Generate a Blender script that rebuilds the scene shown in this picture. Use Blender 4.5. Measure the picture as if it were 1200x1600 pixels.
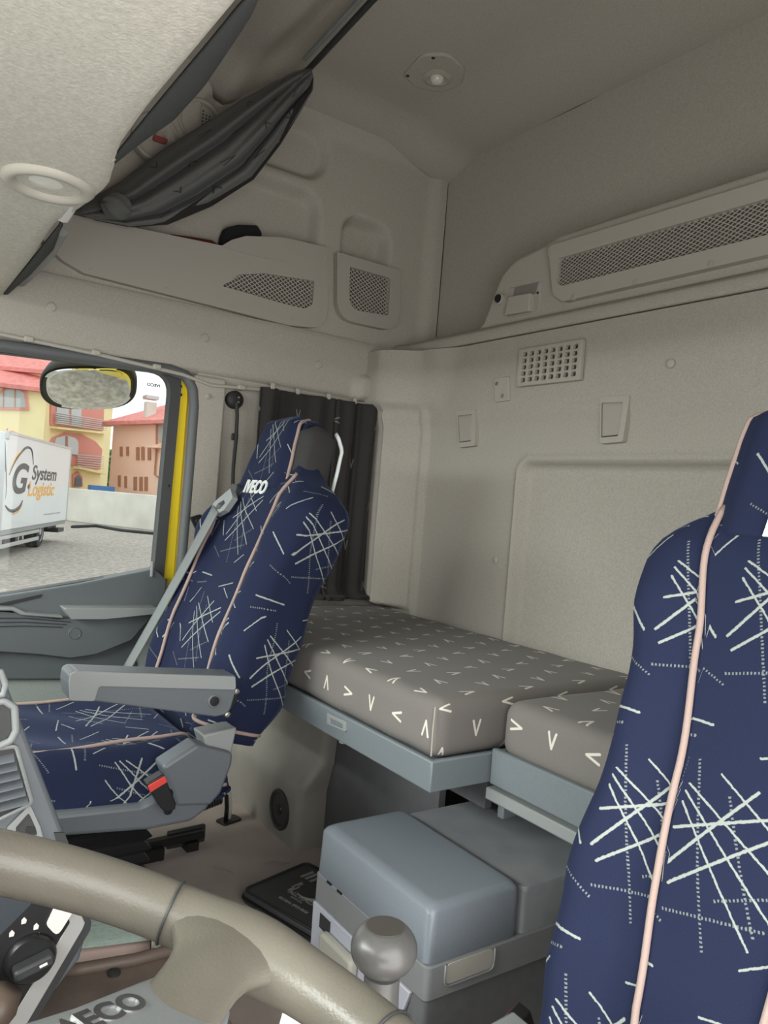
import bpy, bmesh, math, random
from mathutils import Vector, Matrix

for o in list(bpy.data.objects):
    bpy.data.objects.remove(o, do_unlink=True)
SC = bpy.context.scene
COL = SC.collection
random.seed(7)

# ------------------------------------------------------------------ camera
F = 1202.0
EX = Vector((-0.56599059, -0.05406682, 0.82263687))
EY = Vector((0.8205462, 0.05957122, 0.56846742))
EZ = Vector((0.0797407, -0.99675877, -0.01064757))
CAM = Vector((-1.0, 0.0, 1.15))
cam_d = bpy.data.cameras.new('camera')
cam = bpy.data.objects.new('camera', cam_d)
COL.objects.link(cam)
M = Matrix(((EX[0], -EX[1], -EX[2]), (EY[0], -EY[1], -EY[2]), (EZ[0], -EZ[1], -EZ[2]))).to_4x4()
M.translation = CAM
cam.matrix_world = M
cam_d.sensor_fit = 'VERTICAL'
cam_d.sensor_height = 36.0
cam_d.lens = 36.0 * F / 1600.0
cam_d.clip_start = 0.02
cam_d.clip_end = 400
SC.camera = cam

# ------------------------------------------------------------------ daylight: bright overcast sky
W = bpy.data.worlds.new('overcast_sky')
SC.world = W
W.use_nodes = True
wn = W.node_tree
bg = wn.nodes['Background']
bg.inputs[0].default_value = (0.97, 0.985, 1.0, 1)
bg.inputs[1].default_value = 1.0
SC.view_settings.view_transform = 'Standard'
SC.view_settings.look = 'None'
SC.view_settings.gamma = 1.0
SC.view_settings.use_curve_mapping = False
SC.view_settings.exposure = 0.62


def daylight(name, loc, rot, sx, sy, power):
    """soft daylight entering through an opening of the cab"""
    l = bpy.data.lights.new(name, 'AREA')
    l.shape = 'RECTANGLE'
    l.size, l.size_y = sx, sy
    l.energy = power
    l.color = (1.0, 0.985, 0.95)
    o = bpy.data.objects.new(name, l)
    o.location = loc
    o.rotation_euler = rot
    COL.objects.link(o)


daylight('windscreen_daylight', (0.0, -1.5, 2.0), (math.radians(57), 0, 0), 2.2, 1.0, 122.0)
daylight('doorway_daylight', (-1.19, 0.05, 0.95), (math.radians(90), 0, math.radians(-90)), 1.3, 1.2, 16.0)


# ------------------------------------------------------------------ geometry helpers
def pxray(x, y):
    d = Vector((x - 600.0, y - 800.0, F))
    return Vector((d.dot(EX), d.dot(EY), d.dot(EZ)))


def wp(x, y, ax, val):
    """point on the real plane axis=val seen at a photo pixel"""
    d = pxray(x, y)
    return CAM + d * ((val - CAM[ax]) / d[ax])


def wd(x, y, depth):
    return CAM + pxray(x, y) * (depth / F)


def wplane(x, y, O, N):
    d = pxray(x, y)
    return CAM + d * ((O - CAM).dot(N) / d.dot(N))


class Frame:
    def __init__(s, O, U, V, N):
        s.O, s.U, s.V, s.N = Vector(O), Vector(U).normalized(), Vector(V).normalized(), Vector(N).normalized()

    def p(s, u, v, n=0.0):
        return s.O + s.U * u + s.V * v + s.N * n

    def uv(s, x, y, n=0.0):
        q = wplane(x, y, s.O + s.N * n, s.N) - s.O
        return (q.dot(s.U), q.dot(s.V))


def side(x):                     # plane facing the cabin on the passenger side; u = y, v = z
    return Frame((x, 0, 0), (0, 1, 0), (0, 0, 1), (-1, 0, 0))


def back(y):                     # plane facing forward; u = x, v = z
    return Frame((0, y, 0), (1, 0, 0), (0, 0, 1), (0, -1, 0))


def flat(z):                     # horizontal plane facing up
    return Frame((0, 0, z), (1, 0, 0), (0, 1, 0), (0, 0, 1))


def sm(a, b, x):
    t = max(0.0, min(1.0, (x - a) / (b - a)))
    return t * t * (3 - 2 * t)


def interp(xs, ys, x):
    if x <= xs[0]:
        return ys[0]
    for i in range(len(xs) - 1):
        if x <= xs[i + 1]:
            t = (x - xs[i]) / (xs[i + 1] - xs[i])
            t = t * t * (3 - 2 * t) * 0.5 + t * 0.5
            return ys[i] + (ys[i + 1] - ys[i]) * t
    return ys[-1]


def round_poly(pts, r, seg=6):
    """round the corners of a 2D polygon; r is a number or a list"""
    out = []
    n = len(pts)
    for i in range(n):
        ri = r[i] if isinstance(r, (list, tuple)) else r
        p = Vector(pts[i]).to_2d()
        a = Vector(pts[i - 1]).to_2d()
        b = Vector(pts[(i + 1) % n]).to_2d()
        da, db = (a - p), (b - p)
        la, lb = da.length, db.length
        if ri <= 1e-6 or la < 1e-6 or lb < 1e-6:
            out.append((p.x, p.y))
            continue
        da /= la
        db /= lb
        c = max(-0.9999, min(0.9999, da.dot(db)))
        ang = math.acos(c)
        d = min(ri / math.tan(ang / 2), la * 0.48, lb * 0.48)
        s, e = p + da * d, p + db * d
        for k in range(seg + 1):
            t = k / seg
            q = s * (1 - t) ** 2 + p * 2 * t * (1 - t) + e * t * t
            out.append((q.x, q.y))
    return out


def rrect(u0, v0, u1, v1, r, seg=6):
    return round_poly([(u0, v0), (u1, v0), (u1, v1), (u0, v1)], r, seg)


class MB:
    def __init__(s):
        s.v, s.f, s.uv, s.mi = [], [], None, []

    def add(s, verts, faces, mi=0):
        b = len(s.v)
        s.v += [Vector(q) for q in verts]
        for f in faces:
            s.f.append([i + b for i in f])
            s.mi.append(mi)
        return s

    def box(s, lo, hi, fr=None, mi=0):
        q = [(x, y, z) for z in (lo[2], hi[2]) for y in (lo[1], hi[1]) for x in (lo[0], hi[0])]
        if fr:
            q = [fr.p(*a) for a in q]
        return s.add(q, [(0, 2, 3, 1), (4, 5, 7, 6), (0, 1, 5, 4), (2, 6, 7, 3), (0, 4, 6, 2), (1, 3, 7, 5)], mi)

    def prism(s, outline, fr, n0, n1, holes=(), mi=0, scale_top=None):
        """polygon (with holes) in a frame, extruded n0..n1"""
        bm = bmesh.new()
        loops = [list(outline)] + [list(h) for h in holes]
        edges = []
        for lp in loops:
            vs = [bm.verts.new((a[0], a[1], 0)) for a in lp]
            for i in range(len(vs)):
                edges.append(bm.edges.new((vs[i], vs[(i + 1) % len(vs)])))
        if holes:
            bmesh.ops.triangle_fill(bm, use_beauty=True, use_dissolve=False, edges=edges, normal=(0, 0, 1))
        else:
            bm.faces.new(bm.verts[:])
        bm.verts.index_update()
        nv = len(bm.verts)
        vv = [fr.p(q.co.x, q.co.y, n0) for q in bm.verts]
        if scale_top is None:
            vv += [fr.p(q.co.x, q.co.y, n1) for q in bm.verts]
        else:
            cx = sum(q.co.x for q in bm.verts) / nv
            cy = sum(q.co.y for q in bm.verts) / nv
            vv += [fr.p(cx + (q.co.x - cx) * scale_top, cy + (q.co.y - cy) * scale_top, n1) for q in bm.verts]
        ff = []
        for f in bm.faces:
            ids = [q.index for q in f.verts]
            ff.append(ids[::-1])
            ff.append([i + nv for i in ids])
        for e in bm.edges:
            if len(e.link_faces) == 1:
                a, b = e.verts[0].index, e.verts[1].index
                ff.append([a, b, b + nv, a + nv])
        bm.free()
        return s.add(vv, ff, mi)

    def tube(s, path, r, seg=10, closed=False, squash=None, mi=0):
        path = [Vector(q) for q in path]
        n = len(path)
        rs = r if isinstance(r, (list, tuple)) else [r] * n
        T = []
        for i in range(n):
            a = path[i - 1] if (i > 0 or closed) else path[i]
            b = path[(i + 1) % n] if (i < n - 1 or closed) else path[i]
            T.append((b - a).normalized())
        up = Vector((0, 0, 1)) if abs(T[0].z) < 0.9 else Vector((1, 0, 0))
        N = (up - T[0] * up.dot(T[0])).normalized()
        vv = []
        for i in range(n):
            N = (N - T[i] * N.dot(T[i])).normalized()
            B = T[i].cross(N)
            for k in range(seg):
                a = 2 * math.pi * k / seg
                k2 = squash if squash else 1.0
                vv.append(path[i] + N * (math.cos(a) * rs[i]) + B * (math.sin(a) * rs[i] * k2))
        ff = []
        for i in range(n if closed else n - 1):
            j = (i + 1) % n
            for k in range(seg):
                l = (k + 1) % seg
                ff.append((i * seg + k, i * seg + l, j * seg + l, j * seg + k))
        if not closed:
            ff.append(tuple(range(seg))[::-1])
            ff.append(tuple((n - 1) * seg + k for k in range(seg)))
        return s.add(vv, ff, mi)

    def lathe(s, prof, fr, seg=32, mi=0, su=1.0):
        """prof = [(radius, n)]; axis along fr.N"""
        vv, ff = [], []
        for (r, n) in prof:
            for k in range(seg):
                a = 2 * math.pi * k / seg
                vv.append(fr.p(r * math.cos(a) * su, r * math.sin(a), n))
        for i in range(len(prof) - 1):
            for k in range(seg):
                l = (k + 1) % seg
                ff.append((i * seg + k, i * seg + l, (i + 1) * seg + l, (i + 1) * seg + k))
        ff.append(tuple(range(seg))[::-1])
        ff.append(tuple((len(prof) - 1) * seg + k for k in range(seg)))
        return s.add(vv, ff, mi)

    def grid(s, fn, nu, nv, mi=0, uvfn=None):
        vv = [fn(i / nu, j / nv) for j in range(nv + 1) for i in range(nu + 1)]
        ff = [(j * (nu + 1) + i, j * (nu + 1) + i + 1, (j + 1) * (nu + 1) + i + 1, (j + 1) * (nu + 1) + i)
              for j in range(nv) for i in range(nu)]
        if uvfn:
            if s.uv is None:
                s.uv = {}
            b = len(s.v)
            for j in range(nv + 1):
                for i in range(nu + 1):
                    s.uv[b + j * (nu + 1) + i] = uvfn(i / nu, j / nv)
        return s.add(vv, ff, mi)

    def loft(s, rings, caps=True, uvs=None, mi=0):
        n = len(rings[0])
        b0 = len(s.v)
        vv = [q for r in rings for q in r]
        ff = []
        for i in range(len(rings) - 1):
            for k in range(n):
                l = (k + 1) % n
                ff.append((i * n + k, i * n + l, (i + 1) * n + l, (i + 1) * n + k))
        if caps:
            ff.append(tuple(range(n))[::-1])
            ff.append(tuple((len(rings) - 1) * n + k for k in range(n)))
        if uvs:
            if s.uv is None:
                s.uv = {}
            for i, r in enumerate(uvs):
                for k, t in enumerate(r):
                    s.uv[b0 + i * n + k] = t
        return s.add(vv, ff, mi)

    def build(s, name, mats, parent=None, smooth=None, bevel=0, seg=2, recalc=True, subsurf=0, solid=0, kind=None):
        org = Vector(ORG.get(parent.name_full, (0, 0, 0))) if parent else Vector((0, 0, 0))
        me = bpy.data.meshes.new(name)
        me.from_pydata([tuple(q - org) for q in s.v], [], s.f)
        if not isinstance(mats, (list, tuple)):
            mats = [mats]
        for m in mats:
            me.materials.append(m)
        for i, p in enumerate(me.polygons):
            p.material_index = s.mi[i]
        if s.uv:
            ul = me.uv_layers.new(name='UVMap')
            for lp in me.loops:
                ul.data[lp.index].uv = s.uv.get(lp.vertex_index, (0, 0))
        if recalc:
            bm = bmesh.new()
            bm.from_mesh(me)
            bmesh.ops.recalc_face_normals(bm, faces=bm.faces)
            bm.to_mesh(me)
            bm.free()
        ob = bpy.data.objects.new(name, me)
        COL.objects.link(ob)
        if parent:
            ob.parent = parent
            ORG[ob.name_full] = org
        if solid:
            md = ob.modifiers.new('solid', 'SOLIDIFY')
            md.thickness = solid
            md.offset = 0
        if bevel:
            md = ob.modifiers.new('bevel', 'BEVEL')
            md.width = bevel
            md.segments = seg
            md.limit_method = 'ANGLE'
            md.angle_limit = math.radians(40)
        if subsurf:
            md = ob.modifiers.new('sub', 'SUBSURF')
            md.levels = subsurf
            md.render_levels = subsurf
        if smooth is None:
            smooth = 40
        if smooth:
            me.polygons.foreach_set('use_smooth', [True] * len(me.polygons))
            if smooth < 180:
                try:
                    me.set_sharp_from_angle(angle=math.radians(smooth))
                except Exception:
                    pass
        if kind:
            ob['kind'] = kind
        return ob


ORG = {}


def thing(name, label, cat, loc=(0, 0, 0), group=None):
    o = bpy.data.objects.new(name, None)
    o.empty_display_size = 0.05
    COL.objects.link(o)
    o.location = loc
    ORG[o.name_full] = Vector(loc)
    o['label'] = label
    o['category'] = cat
    if group:
        o['group'] = group
    return o


def tag(o, label, cat, group=None):
    o['label'] = label
    o['category'] = cat
    if group:
        o['group'] = group
    return o


def text_part(s, size, fr, name, mat, parent=None, depth=0.001, bold=0.0, shear=0.0, align='CENTER', spacing=1.0, xs=1.0):
    cu = bpy.data.curves.new(name, 'FONT')
    cu.body = s
    cu.size = size
    cu.extrude = depth
    cu.offset = bold
    cu.shear = shear
    cu.align_x = align
    cu.align_y = 'CENTER'
    cu.space_character = spacing
    t = bpy.data.objects.new(name, cu)
    COL.objects.link(t)
    bpy.context.view_layer.update()
    me0 = bpy.data.meshes.new_from_object(t.evaluated_get(bpy.context.evaluated_depsgraph_get()))
    vs = [v.co.copy() for v in me0.vertices]
    fs = [list(p.vertices) for p in me0.polygons]
    bpy.data.objects.remove(t, do_unlink=True)
    bpy.data.curves.remove(cu)
    bpy.data.meshes.remove(me0)
    mb = MB()
    mb.add([fr.p(v.x * xs, v.y, v.z) for v in vs], fs)
    return mb.build(name, mat, parent, smooth=0)


# ------------------------------------------------------------------ materials
def new_mat(name):
    m = bpy.data.materials.new(name)
    m.use_nodes = True
    nt = m.node_tree
    return m, nt, nt.nodes['Principled BSDF']


def N(nt, t, **kw):
    n = nt.nodes.new(t)
    for k, v in kw.items():
        setattr(n, k, v)
    return n


def mat(name, col, rough=0.6, metal=0.0, noise=0.0, nscale=40.0, bump=0.0, bscale=300.0, sheen=0.0, spec=0.5, coat=0.0, col2=None):
    m, nt, p = new_mat(name)
    p.inputs['Base Color'].default_value = (*col, 1)
    p.inputs['Roughness'].default_value = rough
    p.inputs['Metallic'].default_value = metal
    p.inputs['Specular IOR Level'].default_value = spec
    p.inputs['Coat Weight'].default_value = coat
    if sheen:
        p.inputs['Sheen Weight'].default_value = sheen
        p.inputs['Sheen Roughness'].default_value = 0.4
    tc = N(nt, 'ShaderNodeTexCoord')
    if noise:
        nz = N(nt, 'ShaderNodeTexNoise')
        nz.inputs['Scale'].default_value = nscale
        nz.inputs['Detail'].default_value = 5
        nt.links.new(tc.outputs['Object'], nz.inputs['Vector'])
        mx = N(nt, 'ShaderNodeMix', data_type='RGBA')
        c2 = col2 if col2 else tuple(c * (1 + noise) for c in col)
        c1 = col if col2 else tuple(c * (1 - noise) for c in col)
        mx.inputs['A'].default_value = (*c1, 1)
        mx.inputs['B'].default_value = (*c2, 1)
        rp = N(nt, 'ShaderNodeMapRange')
        rp.inputs['From Min'].default_value = 0.3
        rp.inputs['From Max'].default_value = 0.7
        nt.links.new(nz.outputs['Fac'], rp.inputs['Value'])
        nt.links.new(rp.outputs['Result'], mx.inputs['Factor'])
        nt.links.new(mx.outputs['Result'], p.inputs['Base Color'])
    if bump:
        nb = N(nt, 'ShaderNodeTexNoise')
        nb.inputs['Scale'].default_value = bscale
        nb.inputs['Detail'].default_value = 3
        nt.links.new(tc.outputs['Object'], nb.inputs['Vector'])
        bp = N(nt, 'ShaderNodeBump')
        bp.inputs['Strength'].default_value = bump
        bp.inputs['Distance'].default_value = 0.002
        nt.links.new(nb.outputs['Fac'], bp.inputs['Height'])
        nt.links.new(bp.outputs['Normal'], p.inputs['Normal'])
    return m


def vmath(nt, op, a, b=None, scale=None):
    n = N(nt, 'ShaderNodeVectorMath', operation=op)
    for i, q in enumerate((a, b)):
        if q is None:
            continue
        if isinstance(q, (tuple, list)):
            n.inputs[i].default_value = q
        else:
            nt.links.new(q, n.inputs[i])
    if scale is not None:
        if isinstance(scale, (int, float)):
            n.inputs['Scale'].default_value = scale
        else:
            nt.links.new(scale, n.inputs['Scale'])
    return n.outputs['Value'] if op in ('DOT_PRODUCT', 'LENGTH', 'DISTANCE') else n.outputs['Vector']


def smath(nt, op, a, b=0.0, clamp=False):
    n = N(nt, 'ShaderNodeMath', operation=op, use_clamp=clamp)
    for i, q in enumerate((a, b)):
        if isinstance(q, (int, float)):
            n.inputs[i].default_value = q
        else:
            nt.links.new(q, n.inputs[i])
    return n.outputs[0]


def seg_dist(nt, p, a, b):
    """distance of p to segment a-b, and the parameter along it"""
    ba = (b[0] - a[0], b[1] - a[1], 0)
    L2 = ba[0] ** 2 + ba[1] ** 2
    pa = vmath(nt, 'SUBTRACT', p, (a[0], a[1], 0))
    h = smath(nt, 'MULTIPLY', vmath(nt, 'DOT_PRODUCT', pa, ba), 1.0 / L2, clamp=True)
    q = vmath(nt, 'SCALE', ba, scale=h)
    return vmath(nt, 'LENGTH', vmath(nt, 'SUBTRACT', pa, q)), h, math.sqrt(L2)


def smooth_mask(nt, d, w):
    n = N(nt, 'ShaderNodeMapRange')
    n.inputs['From Min'].default_value = w * 1.25
    n.inputs['From Max'].default_value = w * 0.75
    nt.links.new(d, n.inputs['Value'])
    return n.outputs['Result']


def velour_mat(name, base, base2, line):
    """navy velour woven with scattered straight pale strokes, tiled in metres of UV"""
    m, nt, p = new_mat(name)
    p.inputs['Roughness'].default_value = 0.85
    p.inputs['Sheen Weight'].default_value = 0.11
    p.inputs['Sheen Roughness'].default_value = 0.4
    p.inputs['Sheen Tint'].default_value = (0.45, 0.55, 0.9, 1)
    p.inputs['Specular IOR Level'].default_value = 0.15
    tc = N(nt, 'ShaderNodeTexCoord')
    TX, TY = 0.215, 0.262
    uv = tc.outputs['UV']
    # small wobble so that the woven strokes are not ruler straight
    wob = N(nt, 'ShaderNodeTexNoise')
    wob.inputs['Scale'].default_value = 260
    nt.links.new(uv, wob.inputs['Vector'])
    uvw = vmath(nt, 'ADD', uv, vmath(nt, 'SCALE', vmath(nt, 'SUBTRACT', wob.outputs['Color'], (.5, .5, .5)), scale=0.0022))
    sc = vmath(nt, 'MULTIPLY', uvw, (1 / TX, 1 / TY, 0))
    fr = vmath(nt, 'FRACTION', sc)
    q = vmath(nt, 'MULTIPLY', fr, (TX, TY, 0))
    S = [((.050, .064), (.128, .171), .0017, 0), ((.050, .105), (.175, .163), .0016, 0), ((.059, .049), (.180, .154), .0016, 0),
         ((.053, .155), (.185, .087), .0012, 0), ((.051, .146), (.178, .050), .0012, 0), ((.051, .134), (.154, .024), .0012, 0),
         ((.085, .176), (.168, .128), .0011, 0), ((.005, .225), (.060, .252 - .028), .0015, 0), ((.150, .205), (.185, .188), .0012, 0),
         ((.120, .205), (.182, .222), .0012, 0), ((.004, .150), (.030, .190), .0012, 0), ((.002, .095), (.036, .060), .0015, 0), ((.150, .004), (.183, .026), .0012, 0),
         ((.056, .184), (.110, .000), .0015, 1), ((.058, .021), (.165, .047), .0015, 1), ((.100, .157), (.157, .037), .0015, 1),
         ((.000, .199), (.043, .207), .0015, 1), ((.112, .053), (.180, .086), .0013, 1), ((.012, .030), (.060, .008), .0013, 1)]
    acc = None
    for a, b, w, dash in S:
        a2 = (a[0] + .015, a[1] + .028)
        b2 = (b[0] + .015, b[1] + .028)
        d, h, L = seg_dist(nt, q, a2, b2)
        mk = smooth_mask(nt, d, w)
        if dash:
            sn = smath(nt, 'SINE', smath(nt, 'MULTIPLY', h, L / 0.0042 * 2 * math.pi))
            on = smath(nt, 'GREATER_THAN', sn, 0.1)
            mk = smath(nt, 'MULTIPLY', smath(nt, 'MULTIPLY', mk, on), 0.55)
        acc = mk if acc is None else smath(nt, 'MAXIMUM', acc, mk)
    nz = N(nt, 'ShaderNodeTexNoise')
    nz.inputs['Scale'].default_value = 900
    nz.inputs['Detail'].default_value = 2
    nt.links.new(uv, nz.inputs['Vector'])
    mx = N(nt, 'ShaderNodeMix', data_type='RGBA')
    mx.inputs['A'].default_value = (*base, 1)
    mx.inputs['B'].default_value = (*base2, 1)
    nt.links.new(nz.outputs['Fac'], mx.inputs['Factor'])
    m2 = N(nt, 'ShaderNodeMix', data_type='RGBA')
    nt.links.new(acc, m2.inputs['Factor'])
    nt.links.new(mx.outputs['Result'], m2.inputs['A'])
    m2.inputs['B'].default_value = (*line, 1)
    nt.links.new(m2.outputs['Result'], p.inputs['Base Color'])
    bp = N(nt, 'ShaderNodeBump')
    bp.inputs['Strength'].default_value = 0.25
    bp.inputs['Distance'].default_value = 0.001
    nt.links.new(smath(nt, 'ADD', smath(nt, 'MULTIPLY', nz.outputs['Fac'], 0.4), acc), bp.inputs['Height'])
    nt.links.new(bp.outputs['Normal'], p.inputs['Normal'])
    return m


def chevron_mat(name, base, base2, mark, cell=(0.085, 0.075), size=0.013, w=0.0022, rough=0.9):
    """woven cloth with small chevrons turned in four directions"""
    m, nt, p = new_mat(name)
    p.inputs['Roughness'].default_value = rough
    p.inputs['Specular IOR Level'].default_value = 0.15
    p.inputs['Sheen Weight'].default_value = 0.08
    tc = N(nt, 'ShaderNodeTexCoord')
    sc = vmath(nt, 'MULTIPLY', tc.outputs['UV'], (1 / cell[0], 1 / cell[1], 0))
    sp = N(nt, 'ShaderNodeSeparateXYZ')
    nt.links.new(sc, sp.inputs[0])
    row = smath(nt, 'FLOOR', sp.outputs[1])
    xs = smath(nt, 'ADD', sp.outputs[0], smath(nt, 'MULTIPLY', smath(nt, 'MODULO', row, 2.0), 0.5))
    colm = smath(nt, 'FLOOR', xs)
    idx = smath(nt, 'ADD', colm, smath(nt, 'MULTIPLY', row, 2.0))
    r4 = smath(nt, 'FLOORED_MODULO', idx, 4.0)
    ang = smath(nt, 'MULTIPLY', r4, math.pi / 2)
    fx = smath(nt, 'MULTIPLY', smath(nt, 'SUBTRACT', smath(nt, 'FRACT', xs), 0.5), cell[0])
    fy = smath(nt, 'MULTIPLY', smath(nt, 'SUBTRACT', smath(nt, 'FRACT', sp.outputs[1]), 0.5), cell[1])
    cs, sn = smath(nt, 'COSINE', ang), smath(nt, 'SINE', ang)
    rx = smath(nt, 'SUBTRACT', smath(nt, 'MULTIPLY', fx, cs), smath(nt, 'MULTIPLY', fy, sn))
    ry = smath(nt, 'ADD', smath(nt, 'MULTIPLY', fx, sn), smath(nt, 'MULTIPLY', fy, cs))
    cb = N(nt, 'ShaderNodeCombineXYZ')
    nt.links.new(smath(nt, 'ABSOLUTE', rx), cb.inputs[0])
    nt.links.new(ry, cb.inputs[1])
    d, h, L = seg_dist(nt, cb.outputs[0], (0.0, size), (size * 0.62, -size))
    mk = smooth_mask(nt, d, w)
    nz = N(nt, 'ShaderNodeTexNoise')
    nz.inputs['Scale'].default_value = 500
    nt.links.new(tc.outputs['UV'], nz.inputs['Vector'])
    mx = N(nt, 'ShaderNodeMix', data_type='RGBA')
    mx.inputs['A'].default_value = (*base, 1)
    mx.inputs['B'].default_value = (*base2, 1)
    nt.links.new(nz.outputs['Fac'], mx.inputs['Factor'])
    m2 = N(nt, 'ShaderNodeMix', data_type='RGBA')
    nt.links.new(mk, m2.inputs['Factor'])
    nt.links.new(mx.outputs['Result'], m2.inputs['A'])
    m2.inputs['B'].default_value = (*mark, 1)
    nt.links.new(m2.outputs['Result'], p.inputs['Base Color'])
    return m


def glass_mat(name, tint=(1, 1, 1)):
    m = bpy.data.materials.new(name)
    m.use_nodes = True
    nt = m.node_tree
    nt.nodes.clear()
    out = N(nt, 'ShaderNodeOutputMaterial')
    tr = N(nt, 'ShaderNodeBsdfTransparent')
    tr.inputs[0].default_value = (*tint, 1)
    gl = N(nt, 'ShaderNodeBsdfGlossy')
    gl.inputs['Roughness'].default_value = 0.02
    mx = N(nt, 'ShaderNodeMixShader')
    mx.inputs[0].default_value = 0.015
    nt.links.new(tr.outputs[0], mx.inputs[1])
    nt.links.new(gl.outputs[0], mx.inputs[2])
    nt.links.new(mx.outputs[0], out.inputs[0])
    return m


M_LINER = mat('headliner_fabric', (0.475, 0.445, 0.395), 0.95, noise=0.10, nscale=260, bump=0.35, bscale=420, spec=0.1)
M_LINERF = mat('console_fabric', (0.62, 0.595, 0.525), 0.95, noise=0.10, nscale=160, bump=0.4, bscale=260, spec=0.1)
M_TRIM = mat('beige_plastic', (0.44, 0.41, 0.365), 0.62, noise=0.04, nscale=500, bump=0.12, bscale=900, spec=0.3)
M_TRIM2 = mat('light_plastic', (0.48, 0.455, 0.40), 0.5, noise=0.03, nscale=500, spec=0.35)
M_GREY = mat('blue_grey_plastic', (0.118, 0.132, 0.147), 0.45, noise=0.05, nscale=600, bump=0.12, bscale=900)
M_GREYL = mat('pale_grey_plastic', (0.26, 0.275, 0.275), 0.5, noise=0.04, nscale=500, bump=0.1, bscale=900)
M_DOOR = mat('door_grey_plastic', (0.105, 0.12, 0.127), 0.5, noise=0.05, nscale=600, bump=0.15, bscale=900)
M_DOORL = mat('door_felt', (0.33, 0.365, 0.35), 0.95, noise=0.1, nscale=300, bump=0.2, bscale=500, spec=0.1)
M_DARK = mat('dark_plastic', (0.035, 0.036, 0.038), 0.5, noise=0.1, nscale=300)
M_BLACK = mat('black_plastic', (0.012, 0.012, 0.013), 0.4)
M_RUBBER = mat('black_rubber', (0.02, 0.021, 0.022), 0.6)
M_SEALG = mat('grey_rubber_seal', (0.12, 0.13, 0.135), 0.55)
M_YELLOW = mat('yellow_paint', (0.92, 0.69, 0.03), 0.3, coat=0.3)
M_FLOOR = mat('floor_rubber', (0.40, 0.34, 0.30), 0.75, noise=0.25, nscale=9, bump=0.3, bscale=400, col2=(0.50, 0.43, 0.385))
M_PANEL = mat('bunk_panel', (0.13, 0.132, 0.14), 0.6, noise=0.08, nscale=30, bump=0.15, bscale=700)
M_TAUPE = mat('taupe_trim', (0.29, 0.275, 0.245), 0.42, noise=0.08, nscale=12, bump=0.12, bscale=800)
M_FRAME = mat('bunk_frame_grey', (0.165, 0.19, 0.205), 0.42, noise=0.04, nscale=200)
M_VELOUR = velour_mat('navy_velour', (0.008, 0.011, 0.030), (0.019, 0.026, 0.064), (0.30, 0.325, 0.305))
M_PIPE = mat('pink_piping', (0.36, 0.268, 0.235), 0.8, bump=0.4, bscale=700)
M_HEADREST = mat('charcoal_headrest', (0.035, 0.034, 0.035), 0.85, noise=0.1, nscale=300)
M_WHITECLOTH = mat('white_stitching', (0.72, 0.75, 0.74), 0.85, bump=0.6, bscale=500)
M_MATTRESS = chevron_mat('mattress_cloth', (0.145, 0.133, 0.124), (0.21, 0.195, 0.183), (0.66, 0.63, 0.56))
M_CURTAIN = chevron_mat('curtain_cloth', (0.036, 0.033, 0.032), (0.055, 0.050, 0.048), (0.22, 0.21, 0.19), cell=(0.17, 0.13), size=0.014, w=0.0022)
M_SWAG = chevron_mat('tied_curtain_cloth', (0.13, 0.133, 0.13), (0.17, 0.173, 0.17), (0.05, 0.05, 0.05), cell=(0.11, 0.10), size=0.014, w=0.002)
M_BELT = mat('grey_belt_webbing', (0.19, 0.205, 0.205), 0.75, noise=0.05, nscale=400, bump=0.3, bscale=900)
M_CHROME = mat('chrome', (0.75, 0.75, 0.74), 0.18, metal=1.0)
M_STEEL = mat('dull_steel', (0.45, 0.43, 0.4), 0.4, metal=1.0)
M_RED = mat('red_plastic', (0.70, 0.06, 0.05), 0.4)
M_WHEEL = mat('worn_leather_rim', (0.135, 0.125, 0.102), 0.33, noise=0.12, nscale=14, bump=0.15, bscale=500)
M_HUB = mat('wheel_hub_plastic', (0.20, 0.215, 0.22), 0.42, noise=0.04, nscale=300)
M_KNOB = mat('knob_plastic', (0.085, 0.083, 0.08), 0.32, noise=0.05, nscale=200)
M_COOLER = mat('cooler_plastic', (0.205, 0.232, 0.265), 0.36, noise=0.05, nscale=500, bump=0.1, bscale=900)
M_COOLERB = mat('cooler_body', (0.135, 0.138, 0.146), 0.55, noise=0.1, nscale=40, bump=0.12, bscale=900)
M_COOLERL = mat('cooler_front', (0.42, 0.43, 0.49), 0.5, noise=0.03, nscale=300)
M_COOLERR = mat('cooler_rim', (0.20, 0.207, 0.212), 0.45, noise=0.04, nscale=300)
M_LATCH = mat('cooler_latch', (0.40, 0.385, 0.34), 0.5)
M_DUST = mat('dusty_dark_top', (0.20, 0.21, 0.225), 0.7, noise=0.3, nscale=14, bump=0.2, bscale=500, col2=(0.26, 0.268, 0.28))
M_GLASS = glass_mat('window_glass', (0.95, 0.98, 0.97))
M_LENS = mat('lamp_lens', (0.75, 0.74, 0.66), 0.15, spec=0.6, coat=0.5)
M_PAPER = mat('white_paper', (0.75, 0.74, 0.72), 0.8)
M_MIRROR = mat('mirror_glass', (0.75, 0.78, 0.75), 0.03, metal=1.0)
M_LEATHER = mat('black_leatherette', (0.075, 0.075, 0.08), 0.45, noise=0.1, nscale=200, bump=0.3, bscale=600)
M_PRINT = mat('pale_print', (0.45, 0.44, 0.41), 0.7)
M_NETB = mat('net_backing_grey', (0.15, 0.14, 0.125), 0.9)
M_FELT = mat('red_felt', (0.11, 0.018, 0.02), 0.9)

# ================================================================== THE SETTING: cabin shell
XR, XL, YB, YBU, ZF, ZC = 1.12, -1.12, 1.465, 1.61, 0.25, 2.35

# floor
mb = MB().box((XL - .1, -0.8, ZF - 0.06), (XR + .06, 1.66, ZF))
mb.build('floor', M_FLOOR, kind='structure')


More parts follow.
